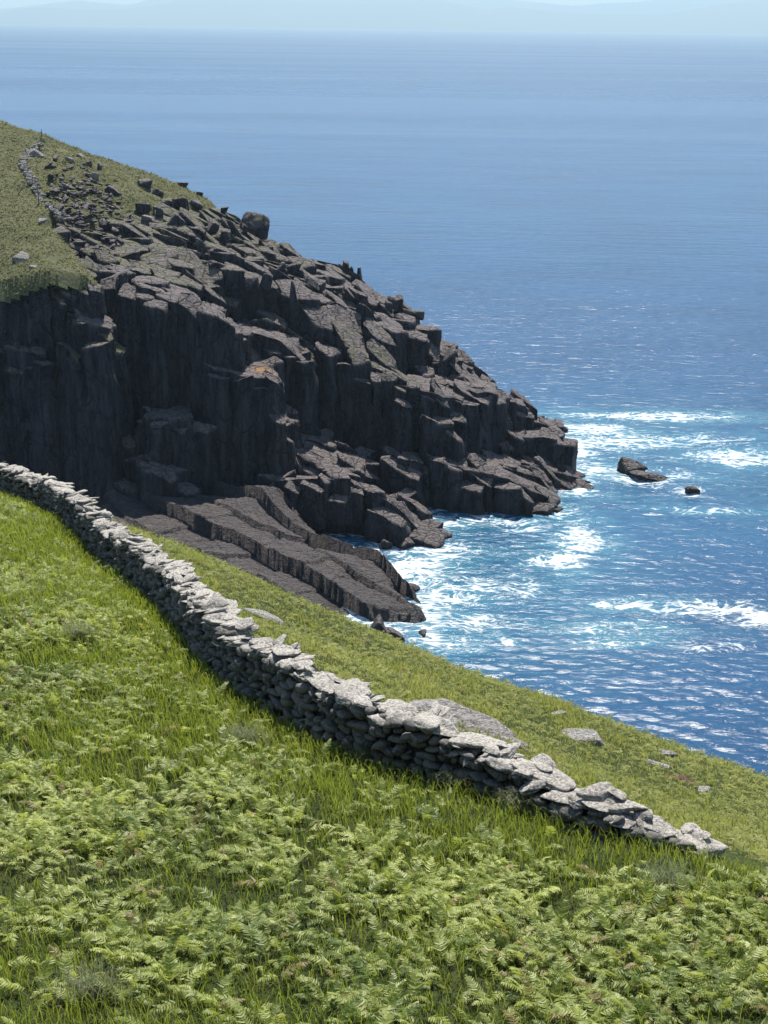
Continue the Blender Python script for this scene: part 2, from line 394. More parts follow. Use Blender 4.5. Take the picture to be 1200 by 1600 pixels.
for (ss, off, L, w, t_, lay, isbig) in caps:
    if ss < 0 or ss > LW: continue
    x, y = wallpt(ss, off); xc, yc = wallpt(ss, WW / 2)
    zt = float(hill(np.array([xc]), np.array([yc]))[0]) + wall_h(ss) - 0.10 + lay * 0.055 + rng.uniform(-0.02, 0.02)
    hero = isbig or (lay >= 1 and nhero < 89 and ss < 14)
    v, f = rock(rng, (L, w, t_), 4 if hero and ss < 9 else (3 if hero or ss < 22 else 2), 20, 8, 0.10, 0.42)
    M = rotm(wallyaw(ss) + rng.normal(0, 0.9), rng.normal(0.0, 0.17), rng.normal(-0.03, 0.18))
    if isbig: M = rotm(wallyaw(ss) + rng.normal(0, 0.2), rng.normal(0.0, 0.08), rng.normal(-0.02, 0.08))
    v = v @ M.T
    tone = rng.random() * (0.5 if isbig else 1)
    if hero:
        nhero += 1
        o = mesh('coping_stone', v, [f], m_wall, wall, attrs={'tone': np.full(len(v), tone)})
        o.location = (x - woff[0], y - woff[1], zt - woff[2])
    else:
        rest.add(v + np.array([x, y, zt]) - woff, [f], tone)
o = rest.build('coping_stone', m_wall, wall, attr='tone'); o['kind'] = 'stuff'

# ------------------------------------------------------------------ rocks lying in the hillside
m_outcrop = mat_stone('outcrop_stone', (0.46, 0.41, 0.37), (0.20, 0.17, 0.15), (0.62, 0.59, 0.54), 0.7, 0.11)
def drop_rock(name, px, py, y, dims, yaw, tx, ty, label, cat='rock', seed=1, mat=None, res=4, sink=0.3, cuts=5, rough=0.06, p=12, group=None, attrs=None):
    r_ = np.random.default_rng(seed); v, f = rock(r_, dims, res, p, cuts, rough)
    v = v @ rotm(yaw, tx, ty).T
    a_ = {'tone': np.full(len(v), r_.random() * 0.6)}
    if attrs: a_.update({k_: np.full(len(v), q_) for k_, q_ in attrs.items()})
    o = mesh(name, v, [f], mat or m_outcrop, attrs=a_)
    o.location = P(px, py, y) if y is not None else PZ(px, py, 0.0)
    return thing(o, label, cat, group)
def on_hill(px, py):
    """where the line of sight through a pixel meets the hillside"""
    d = ray(px, py); ts = np.linspace(12, 75, 1500); q = d[None] * ts[:, None] + np.array([0, 0, CAM_H])
    hz = _hill(q[:, 0], q[:, 1]); i = np.argmax(q[:, 2] < hz); return q[i][1]
drop_rock('rock_outcrop', 725, 1135, on_hill(725, 1140), (3.0, 1.15, 0.5), -0.55, 0.25, 0.12, 'long pale grey rock outcrop with cracks lying in the ferns just behind the stone wall', 'rock outcrop', 11, rough=0.16, res=5, p=20, cuts=8)
drop_rock('boulder', 910, 1155, on_hill(910, 1158), (1.15, 0.6, 0.36), -0.2, 0.15, 0.12, 'flat grey boulder sitting alone in the ferns on the slope beyond the wall', 'boulder', 12)
drop_rock('boulder', 1100, 1236, on_hill(1100, 1237), (0.42, 0.3, 0.16), 0.2, 0.1, 0, 'small white stone beside the red earth patch on the far right slope', 'stone', 13)
drop_rock('boulder', 1025, 1194, on_hill(1025, 1195), (0.75, 0.3, 0.12), -0.3, 0.1, 0.15, 'thin flat pale stone in the grass above the red earth patch', 'stone', 14)
drop_rock('boulder', 1042, 1178, on_hill(1042, 1181), (0.6, 0.3, 0.13), -0.2, 0.1, 0.1, 'small grey brown stone near the rim of the grassy slope over the sea', 'stone', 15)
drop_rock('boulder', 415, 966, on_hill(415, 968), (1.5, 0.4, 0.3), -0.5, 0.1, 0.12, 'narrow pale slab in the grass behind the middle of the stone wall', 'rock', 16)
drop_rock('boulder', 870, 1117, on_hill(868, 1118), (0.5, 0.3, 0.2), 0.2, 0, 0, 'small reddish stone at the rim of the slope against the sea', 'stone', 17)
m_earth = mat_ground('red_earth', [(0.3, (0.06, 0.03, 0.022)), (0.7, (0.19, 0.10, 0.075))], 2, 0.08)
ey = on_hill(1075, 1222)
drop_rock('earth_patch', 1075, 1222, ey, (1.3, 0.7, 0.14), -0.35, 0.1, 0.3, 'bare patch of red brown earth on the far right slope', 'earth patch', 18, mat=m_earth, rough=0.12)

# ------------------------------------------------------------------ vegetation
def patch_noise(x, y): return n2(x, y, 3.4, 3, 41) * 1.25
frng = np.random.default_rng(21)
def frond_template(npair, r_, length=1.0, width=0.30, sub=True):
    """one arching feather-shaped frond: base at origin, leaning towards +x"""
    V = []; Fq = []
    arch = r_.uniform(0.9, 1.5)
    def spine(t):
        ang = R(58) * (1 - t) + R(-14) * t * arch
        return ang
    N = 24; ts = np.linspace(0, 1, N + 1); pts = [(0, 0, 0)]
    for i in range(N):
        a_ = spine((i + .5) / N); l_ = pts[-1]; pts.append((l_[0] + math.cos(a_) / N, 0, l_[2] + math.sin(a_) / N))
    pts = np.array(pts) * length; bend = r_.uniform(-0.15, 0.15)
    pts[:, 1] = bend * pts[:, 0] ** 2
    def at(t): return np.array([np.interp(t, ts, pts[:, k_]) for k_ in range(3)])
    # rachis
    for i in range(4):
        a0, a1 = at(i / 4), at((i + 1) / 4); b0 = len(V); w_ = 0.006
        V += [a0 + (0, w_, 0), a0 - (0, w_, 0), a1 - (0, w_ * .7, 0), a1 + (0, w_ * .7, 0)]; Fq.append([b0, b0 + 1, b0 + 2, b0 + 3])
    for i in range(npair):
        t = 0.22 + 0.78 * (i / npair) ** 0.95
        c = at(t); d_ = at(min(1, t + .02)) - at(t - .02); d_ /= np.linalg.norm(d_)
        prof = math.sin(min(1, (1.04 - t) / 0.80) * 1.57) ** 0.9 * (1.0 if t > 0.26 else 0.8)
        L = width * prof * r_.uniform(0.85, 1.1)
        up = np.cross(d_, (0, 1, 0)); up /= np.linalg.norm(up)
        if up[2] < 0: up = -up
        for s_ in (-1, 1):
            dr = r_.uniform(-0.30, 0.05)
            out = np.array((0, s_, 0)) * 0.90 + d_ * 0.42 + up * dr; out /= np.linalg.norm(out)
            wd = 0.80 * 0.78 * length / npair
            cur = r_.uniform(-0.30, 0.30); tw = up * r_.uniform(-0.5, 0.5)
            e1 = c + out * L * .5 + up * L * cur * .25; e2 = c + out * L + d_ * L * .12 + up * L * (cur - 0.12)
            wv_ = d_ * wd * .5 + tw * wd * .5
            b0 = len(V)
            if sub:
                V += [c - wv_ * .8, c + wv_ * .8, e1 + wv_, e1 - wv_, e2 - wv_ * .15, e2 + wv_ * .15]
                Fq += [[b0, b0 + 3, b0 + 2, b0 + 1], [b0 + 3, b0 + 4, b0 + 5, b0 + 2]]
            else:
                V += [c - wv_ * .6, e1 - wv_, e2, e1 + wv_]; Fq.append([b0, b0 + 1, b0 + 2, b0 + 3])
    return np.array(V), np.array(Fq)
T_near = [frond_template(12, frng, width=0.21) for _ in range(14)]
T_mid = [frond_template(9, frng, sub=False, width=0.25) for _ in range(6)]
T_far = [frond_template(6, frng, sub=False, width=0.36) for _ in range(5)]

def scatter(dens, x0, x1, y0, y1):
    n = int(dens * (x1 - x0) * (y1 - y0)); return frng.uniform(x0, x1, n), frng.uniform(y0, y1, n)
def in_view(x, y, z, m=380):
    px, py, dz = project(np.stack([x, y, z], -1)); return (px > -m) & (px < 1200 + m) & (py > -50) & (py < 1600 + m * 1.8)
wall_poly_y = path[:, 1]
def side_of_wall(x, y):
    """>0 seaward of the wall line, in metres"""
    d = np.full(x.shape, 1e9); sg = np.zeros(x.shape)
    for i in range(0, len(path), 4):
        dx, dy = x - path[i, 0], y - path[i, 1]; r_ = np.hypot(dx, dy); s_ = dx * nrm[i, 0] + dy * nrm[i, 1]
        c = r_ < d; d = np.where(c, r_, d); sg = np.where(c, s_, sg)
    return sg, d
def off_rocks(x, y):
    ok = np.ones(x.shape, bool)
    for o in [q for q in C.objects if q.name.startswith(('boulder', 'rock_outcrop', 'earth_patch')) and q.location.y < 70]:
        sx = o.dimensions.x * .42; sy = max(o.dimensions.y * .42, .15)
        ok &= ~((((x - o.location.x) / sx) ** 2 + ((y - o.location.y) / sy) ** 2) < 1)
    return ok
bpy.context.view_layer.update()
def place(T, x, y, size, yaw, pitch, name, mat, label, lift=0.0, cat='bracken'):
    acc_v = []; acc_f = []; acc_t = []; n0 = 0
    z = hill(x, y) + lift
    which = frng.integers(0, len(T), len(x))
    for k_, (tv, tf) in enumerate(T):
        i = np.where(which == k_)[0]
        if not len(i): continue
        v = tv[None] * size[i][:, None, None]
        cp, sp = np.cos(pitch[i])[:, None], np.sin(pitch[i])[:, None]
        vx = v[..., 0] * cp + v[..., 2] * sp; vz = -v[..., 0] * sp + v[..., 2] * cp; vy = v[..., 1]
        cy, sy = np.cos(yaw[i])[:, None], np.sin(yaw[i])[:, None]
        w_ = np.stack([vx * cy - vy * sy + x[i][:, None], vx * sy + vy * cy + y[i][:, None], vz + z[i][:, None]], -1)
        acc_v.append(w_.reshape(-1, 3)); nv = tv.shape[0]
        acc_f.append((tf[None] + (np.arange(len(i)) * nv)[:, None, None]).reshape(-1, 4) + n0); n0 += len(i) * nv
        acc_t.append(np.repeat(frng.random(len(i)), nv))
    o = mesh(name, np.concatenate(acc_v), [np.concatenate(acc_f)], mat, attrs={'tone': np.concatenate(acc_t)}, props={'kind': 'stuff'})
    return thing(o, label, cat)
m_fern = mat_leaf('bracken_leaf', (0.10, 0.15, 0.022), (0.45, 0.49, 0.12), (0.66, 0.65, 0.32), (0.60, 0.64, 0.09), 0.5, 0.4)  # pale upper colours paint sheen highlights onto the fronds
m_fern_far = mat_leaf('bracken_leaf_far', (0.15, 0.18, 0.035), (0.38, 0.39, 0.10), (0.46, 0.38, 0.17), (0.48, 0.50, 0.09), 0.55, 0.25, 0.12)
m_grass = mat_leaf('grass_blade', (0.11, 0.165, 0.018), (0.27, 0.32, 0.045), (0.36, 0.38, 0.09), (0.46, 0.54, 0.04), 0.55, 0.25)
m_dry = mat_leaf('pale_grass_blade', (0.16, 0.18, 0.09), (0.26, 0.28, 0.15), (0.34, 0.34, 0.2), (0.3, 0.34, 0.15), 0.5, 0.4)
# --- bracken in front of the wall
x, y = scatter(140, -22, 12, 9.5, 56)
sgn, dw = side_of_wall(x, y); z = hill(x, y)
pn = patch_noise(x, y)
keep = in_view(x, y, z) & (sgn < -0.25) & off_rocks(x, y)
strip = np.clip((dw - 0.3) / 0.9, 0, 1)                       # grass keeps a strip along the wall clear
near_right = np.clip((x + 6) / 10, 0, 1) * np.clip((24 - y) / 10, 0, 1)
prob = np.clip(0.46 + 1.7 * pn + 1.8 * n2(x, y, 0.7, 2, 43) - 0.1 * near_right, 0.03, 1) * strip ** 1.0 * np.where(y > 30, 0.7, 1.0)
keep &= frng.random(len(x)) < prob
x, y = x[keep], y[keep]
nr = y < 27
yawb = frng.vonmises(R(-150), 0.5, len(x)); sz = frng.uniform(0.20, 0.48, len(x)); pt = frng.normal(0.05, 0.38, len(x))
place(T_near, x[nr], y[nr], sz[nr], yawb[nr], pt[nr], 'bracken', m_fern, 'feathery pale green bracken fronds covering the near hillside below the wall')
print('near fronds', nr.sum(), 'mid fronds', (~nr).sum())
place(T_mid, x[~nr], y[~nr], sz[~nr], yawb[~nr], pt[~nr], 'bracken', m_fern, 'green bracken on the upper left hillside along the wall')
# --- bracken beyond the wall
x, y = scatter(34, -14, 22, 14, 62)
sgn, dw = side_of_wall(x, y); z = hill(x, y)
pn = n2(x, y, 4.0, 3, 77)
keep = in_view(x, y, z) & (sgn > WW + 0.15) & off_rocks(x, y) & (frng.random(len(x)) < np.clip(0.85 + 1.0 * pn, 0.1, 1))
keep |= in_view(x, y, z) & (sgn > -30) & (y < path[0, 1] - 0.0) & (x > path[0, 0] + 0.6) & (frng.random(len(x)) < 0.7) & off_rocks(x, y)
x, y = x[keep], y[keep]
place(T_far, x, y, frng.uniform(0.14, 0.32, len(x)), frng.vonmises(R(-150), 0.4, len(x)), frng.normal(0.1, 0.3, len(x)), 'bracken', m_fern_far, 'low olive green bracken and heath on the slope between the wall and the sea')
print('far fronds', len(x))
# --- grass
def blades(x, y, h, w, lean, name, mat, label, yaw0=None):
    n = len(x); z = hill(x, y) - 0.02
    yaw = frng.uniform(0, 2 * math.pi, n) if yaw0 is None else yaw0
    ld = frng.vonmises(R(-140), 0.6, n)
    dx, dy = np.cos(ld) * lean, np.sin(ld) * lean
    cx, cy = np.cos(yaw) * w, np.sin(yaw) * w
    b = np.stack([x, y, z], -1)
    o_ = np.stack([cx, cy, np.zeros(n)], -1)
    m1 = b + np.stack([dx * .25 * h, dy * .25 * h, .55 * h], -1); m2 = b + np.stack([dx * .62 * h, dy * .62 * h, .88 * h], -1); t1 = b + np.stack([dx * h, dy * h, h * (1.02 - .25 * lean)], -1)
    V = np.stack([b - o_, b + o_, m1 - o_ * .8, m1 + o_ * .8, m2 - o_ * .5, m2 + o_ * .5, t1], 1)
    base = (np.arange(n) * 7)[:, None]
    q = np.concatenate([base + np.array([[0, 1, 3, 2]]), base + np.array([[2, 3, 5, 4]])]); tr = base + np.array([[4, 5, 6]])
    o = mesh(name, V.reshape(-1, 3), [q, tr], mat, attrs={'tone': np.repeat(frng.random(n), 7)}, props={'kind': 'stuff'})
    return thing(o, label, 'grass')
x, y = scatter(520, -18, 9, 10, 50)
sgn, dw = side_of_wall(x, y); pn = patch_noise(x, y); z = hill(x, y)
strip = np.clip(1 - dw / 2.6, 0, 1)
prob = np.clip(0.30 - 1.5 * pn + 0.8 * strip, 0.10, 1) * np.clip(1.0 + 2.6 * n2(x, y, 0.8, 2, 45), 0.6, 1) * np.clip(30 / (y + 5), 0.3, 1)
keep = in_view(x, y, z, 200) & (sgn < -0.02) & (frng.random(len(x)) < prob)
x, y = x[keep], y[keep]; print('blades', len(x))
blades(x, y, frng.uniform(0.12, 0.34, len(x)), 0.0045 * np.clip(y / 16, 1, 2.4), frng.uniform(0.1, 0.8, len(x)), 'grass', m_grass, 'bright green grass between the bracken and along the foot of the wall')
m_under = mat_leaf('undergrowth_leaf_shaded', (0.04, 0.06, 0.015), (0.09, 0.12, 0.03), (0.13, 0.12, 0.05), (0.10, 0.15, 0.02), 0.6, 0.2)  # leaf colour darkened to paint shade into the gaps between fronds
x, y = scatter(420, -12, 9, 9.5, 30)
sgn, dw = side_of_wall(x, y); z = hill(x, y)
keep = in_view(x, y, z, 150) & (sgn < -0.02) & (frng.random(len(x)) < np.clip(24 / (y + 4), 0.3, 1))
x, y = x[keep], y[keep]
blades(x, y, frng.uniform(0.04, 0.13, len(x)), 0.009 * np.clip(y / 16, 1, 2), frng.uniform(0.3, 1.4, len(x)), 'grass', m_under, 'short undergrowth, coloured dark as shade, filling the gaps beneath the bracken')
x, y = scatter(90, -10, 18, 14, 48)
sgn, dw = side_of_wall(x, y); z = hill(x, y)
keep = in_view(x, y, z, 200) & (sgn > WW + .1) & off_rocks(x, y)
x, y = x[keep], y[keep]; print('blades far', len(x))
blades(x, y, frng.uniform(0.06, 0.18, len(x)), 0.011, frng.uniform(0.1, 0.8, len(x)), 'grass', m_fern_far, 'short olive grass on the seaward slope beyond the wall')
x, y = scatter(150, -10, 20, 16, 58)
sgn, dw = side_of_wall(x, y); z = hill(x, y)
keep = in_view(x, y, z, 200) & (sgn > WW + .3) & off_rocks(x, y) & (n2(x, y, 1.1, 2, 55) > 0.22)
x, y = x[keep], y[keep]
blades(x, y, frng.uniform(0.14, 0.34, len(x)), 0.010, frng.uniform(0.1, 0.9, len(x)), 'grass', m_fern_far, 'taller tussocks of grass standing out of the seaward slope and its rim')
# --- pale tufts
tufts = [(385, 1165, 'pale silvery grass tuft left of the middle of the wall'), (590, 1190, 'pale grass tuft growing against the shaded face of the wall'), (720, 1235, 'pale grass tuft below the wall where its slabs start to tumble'), (820, 1270, 'pale grass tuft beside the dark gap in the tumbled wall stones'),
         (130, 1010, 'greyish dry grass tuft among the bracken on the left hillside'), (150, 1560, 'large grey green grass tuft at the bottom left of the hillside'), (1040, 1395, 'grey green grass tuft below the rounded end stone of the wall')]
for px, py, lb in tufts:
    c = plane_hit(px, py); n = 420; r_ = np.abs(frng.normal(0, 0.13, n)); th = frng.uniform(0, 6.28, n)
    bx, by = c[0] + r_ * np.cos(th) * 1.6, c[1] + r_ * np.sin(th); z0 = float(hill(c[0:1], c[1:2])[0])
    h = frng.uniform(0.2, 0.42, n); yaw = frng.uniform(0, 6.28, n)
    o = blades(bx, by, h, 0.004, frng.uniform(0.2, 1.0, n), 'grass_tuft', m_dry, lb)
    del o['kind']

# ------------------------------------------------------------------ headland: masses traced from the photograph
def poly(pts, inner=()):
    q = [tuple(P(*p)) for p in pts]; i = [tuple(P(*p)) for p in inner]
    return q, RBF(q + i, 'lin')
MASS = []   # (polygon, top surface, side slope front, side slope back)
def mass(name, pts, inner=(), S=7.0, Sb=None, wob=0.7):
    q, s = poly(pts, inner); MASS.append((name, q, s, S, Sb or S, wob))
mass('A', [(-420, 430, 184), (-150, 440, 186), (0, 440, 186), (70, 425, 187), (155, 435, 188), (100, 370, 201), (72, 343, 208), (60, 262, 232), (60, 206, 250), (0, 193, 253), (-150, 175, 262), (-420, 180, 280)], [(0, 300, 220), (-150, 300, 218), (30, 380, 197), (-300, 300, 220)], Sb=1.0)
mass('U', [(60, 206, 250), (130, 232, 248), (210, 259, 246), (280, 284, 243), (345, 319, 240), (385, 346, 237), (430, 373, 233), (500, 403, 229), (560, 428, 225), (610, 462, 220), (660, 494, 215), (695, 513, 212), (700, 545, 209), (640, 525, 207), (610, 520, 205), (600, 560, 200), (550, 556, 200), (540, 520, 202), (470, 470, 203), (430, 448, 204), (375, 425, 204), (315, 423, 204), (300, 430, 202), (230, 412, 203), (165, 405, 200), (100, 352, 208), (72, 320, 214)],
     [(200, 330, 224), (300, 340, 224), (400, 400, 216), (500, 440, 214), (560, 470, 214), (600, 490, 213), (120, 280, 229), (300, 390, 210)], Sb=1.2)
mass('B', [(160, 445, 191), (200, 447, 191), (240, 456, 190), (285, 473, 189), (345, 492, 189), (366, 528, 190), (366, 500, 195), (340, 455, 201), (300, 430, 203), (200, 405, 204), (165, 410, 198)])
mass('F', [(350, 517, 196), (395, 522, 195), (440, 535, 194.5), (478, 570, 194), (462, 522, 201), (400, 504, 203), (340, 500, 203)])
mass('M', [(470, 562, 197), (520, 552, 199), (552, 566, 197.5), (605, 582, 196), (628, 612, 194), (640, 588, 200), (610, 560, 202), (540, 518, 204), (470, 520, 204)])
mass('G4', [(610, 602, 195.5), (645, 606, 194.5), (682, 618, 194), (725, 626, 197), (727, 600, 204), (690, 585, 206), (640, 584, 205)])
mass('G3', [(672, 661, 191.3), (708, 662, 191.8), (700, 646, 196), (680, 640, 197)], S=12, wob=.2)
mass('G8', [(715, 610, 199), (778, 616, 201), (776, 600, 207), (735, 590, 209), (700, 575, 209)])
mass('G7', [(690, 550, 207), (730, 600, 204), (760, 602, 207), (715, 558, 213)], wob=.3)
mass('G9', [(776, 620, 206), (822, 636, 207), (819, 620, 214), (778, 610, 214)], wob=.4)
mass('G10', [(795, 682, 201), (868, 686, 202), (862, 676, 207), (798, 670, 206)], wob=.3)
mass('G11', [(822, 655, 209), (868, 669, 210), (864, 656, 215), (828, 648, 215)], S=9, wob=.3)
mass('G12', [(815, 722, 197), (860, 734, 198), (925, 754, 200), (868, 732, 203), (818, 714, 203)], S=5, wob=.2)
mass('G13', [(785, 730, 193.5), (845, 748, 194.5), (872, 782, 192.5), (855, 740, 199), (795, 712, 200)], wob=.4)
mass('G2', [(685, 723, 187.5), (745, 736, 188), (790, 747, 188), (850, 775, 188.5), (868, 786, 189), (872, 772, 192), (830, 752, 195), (790, 715, 198), (755, 698, 199), (706, 690, 199), (690, 712, 193)], S=9, wob=.3)
mass('G1', [(622, 714, 188), (662, 726, 188), (655, 708, 193), (628, 700, 194)], S=12, wob=.2)
mass('E', [(447, 702, 186), (490, 730, 184), (543, 743, 182), (560, 735, 185), (577, 716, 191), (520, 688, 194), (480, 655, 197), (443, 648, 197)], [(500, 700, 189.5)], S=9, wob=.3)
mass('H', [(430, 752, 180), (480, 749, 177), (540, 748, 177), (575, 765, 176.5), (620, 792, 175), (668, 843, 174.2), (650, 805, 181), (600, 770, 186), (545, 740, 188), (440, 735, 189)], S=10, wob=.4)
mass('C', [(343, 580, 186), (385, 589, 185.3), (425, 593, 185.8), (434, 598, 187), (430, 578, 191), (385, 538, 199), (345, 545, 200)], S=14, wob=.3)
mass('C2', [(430, 650, 184.5), (448, 664, 185), (450, 645, 190), (432, 628, 191)], S=14, wob=.3)
mass('K', [(100, 520, 193), (200, 530, 193.5), (345, 560, 193.5), (345, 540, 203), (100, 500, 203)], S=14, wob=.3)
mass('D', [(224, 650, 183), (262, 653, 182.5), (301, 651, 183), (300, 638, 188), (270, 628, 190), (234, 634, 190)], S=14, wob=.2)
mass('D2', [(214, 722, 180), (240, 731, 179.5), (273, 735, 180), (264, 720, 185), (220, 703, 187)], S=12, wob=.2)
mass('S1', [(178, 622, 186.5), (192, 626, 187), (190, 612, 190), (178, 602, 191)], S=14, wob=.2)
mass('S2', [(195, 692, 184), (222, 697, 184.5), (214, 665, 191), (200, 655, 192)], S=14, wob=.2)
mass('A2', [(-420, 470, 187), (0, 470, 186.5), (60, 462, 187), (172, 470, 187.5), (178, 620, 188.5), (178, 560, 198), (0, 440, 200), (-420, 440, 200)], S=16, wob=1.0)
mass('A3', [(118, 500, 184.3), (172, 515, 184.3), (178, 500, 188), (116, 470, 188)], S=16, wob=.3)
mass('A4', [(10, 540, 184.8), (72, 560, 184.5), (78, 535, 188), (8, 520, 188)], S=16, wob=.3)
mass('A5', [(-80, 500, 184.8), (-20, 500, 184.8), (-18, 470, 188), (-82, 470, 188)], S=16, wob=.3)
def top(x, y, noisy=True, skip=(), want_id=False):
    x = np.asarray(x, float); y = np.asarray(y, float); H = np.full(x.shape, -30.0); ID = np.full(x.shape, -1)
    for k_, (nm, q, s, S, Sb, wob) in enumerate(MASS):
        if nm in skip: continue
        d = sdist(q, x, y)
        if noisy: d = d + wob * n2(x, y, 3.5, 2, 3 + k_)
        near = d < 40
        if not near.any(): continue
        # height: clamp the query point to stay close to the polygon so that the top does not extrapolate
        cx, cy = np.mean([p[0] for p in q]), np.mean([p[1] for p in q])
        z = np.full(x.shape, -30.0)
        xx, yy = x[near], y[near]; dd = np.maximum(d[near], 0)
        rr = np.hypot(xx - cx, yy - cy) + 1e-6; f_ = np.clip(1 - (dd + 0.0) / rr, 0.1, 1)
        zt = s(cx + (xx - cx) * f_, cy + (yy - cy) * f_)
        back = yy > np.interp(xx, [-110, -62, -20, 0, 12], [240, 246, 236, 222, 211])
        z[near] = zt - np.where(back, Sb, S) * dd
        m_ = z > H; H = np.where(m_, z, H); ID = np.where(m_, k_, ID)
    return (H, ID) if want_id else H
NAMES = [m_[0] for m_ in MASS]

# --- jointed blocks: a Voronoi pattern in plan, each cell a tilted prism
brng = np.random.default_rng(5)
TH = R(-28); AN = 1.55
ca, sa = math.cos(TH), math.sin(TH)
def warp(x, y): u = (x * ca + y * sa) / AN; v = (-x * sa + y * ca); return u, v
def unwarp(u, v): u = u * AN; return u * ca - v * sa, u * sa + v * ca
def poisson(rad_fn, x0, x1, y0, y1, tries):
    pts = []; cell = {}; g_ = 1.0
    xs_, ys_ = brng.uniform(x0, x1, tries), brng.uniform(y0, y1, tries); rr = rad_fn(xs_, ys_)
    for x_, y_, r_ in zip(xs_, ys_, rr):
        if r_ <= 0: continue
        u, v = warp(x_, y_); i, j = int(u // 3), int(v // 3); ok = True
        for a_ in (-1, 0, 1):
            for b_ in (-1, 0, 1):
                for (uu, vv) in cell.get((i + a_, j + b_), ()):
                    if (uu - u) ** 2 + (vv - v) ** 2 < r_ * r_: ok = False; break
                if not ok: break
            if not ok: break
        if ok: cell.setdefault((i, j), []).append((u, v)); pts.append((u, v))
    return np.array(pts)
def radius(x, y):
    """half the block size; smaller in the boulder slope, larger on the sheer faces"""
    H, ID = top(x, y, want_id=True)
    up = np.clip((y - 203) / 10, 0, 1) * (x > -62)
    r_ = 2.7 - 0.95 * up + 1.1 * n2(x, y, 7, 2, 8)
    r_ = np.where((x < -30) & (y < 205), 2.3 + 0.8 * n2(x, y, 5, 2, 1), r_)
    for k_, m_ in enumerate(MASS):
        if m_[0] == 'U': continue
        sel = ID == k_
        if sel.any(): r_[sel] = np.minimum(r_[sel], 0.95 + 0.6 * np.abs(sdist(m_[1], x[sel], y[sel])))
    return np.where(H > -4, np.maximum(r_, 0.7), -1)
sites = poisson(radius, -105, 36, 172, 262, 60000)
print('cells', len(sites))
sx, sy = unwarp(sites[:, 0], sites[:, 1])
SH, SID = top(sx, sy, want_id=True)
g_ = 1.0
GX = (top(sx + g_, sy, False) - top(sx - g_, sy, False)) / (2 * g_); GY = (top(sx, sy + g_, False) - top(sx, sy - g_, False)) / (2 * g_)
steep = np.hypot(GX, GY) > 2.2
turf_poly = [tuple(P(*q)) for q in [(-420, 440, 184), (0, 448, 185), (150, 440, 188), (125, 395, 196), (72, 343, 208), (100, 335, 214), (150, 370, 212), (190, 340, 222), (235, 330, 226), (330, 330, 236), (345, 318, 242), (60, 200, 262), (-420, 170, 290)]]
def on_turf(x, y): return sdist(turf_poly, x, y)
Tt = on_turf(sx, sy)
def cellpoly(k_, nb):
    u, v = sites[k_]; R0 = min(5.0, 0.62 * math.sqrt(D2[k_, nb[3]]))
    pl = [(u - R0, v - R0), (u + R0, v - R0), (u + R0, v + R0), (u - R0, v + R0)]
    for j in nb:
        mx, my = (u + sites[j, 0]) / 2, (v + sites[j, 1]) / 2; nx, ny = sites[j, 0] - u, sites[j, 1] - v
        out = []; n_ = len(pl)
        for i in range(n_):
            a_, b_ = pl[i], pl[(i + 1) % n_]
            da = (a_[0] - mx) * nx + (a_[1] - my) * ny; db = (b_[0] - mx) * nx + (b_[1] - my) * ny
            if da <= 0: out.append(a_)
            if da * db < 0:
                t = da / (da - db); out.append((a_[0] + t * (b_[0] - a_[0]), a_[1] + t * (b_[1] - a_[1])))
        pl = out
        if len(pl) < 3: return None
    return np.array([unwarp(*q) for q in pl])
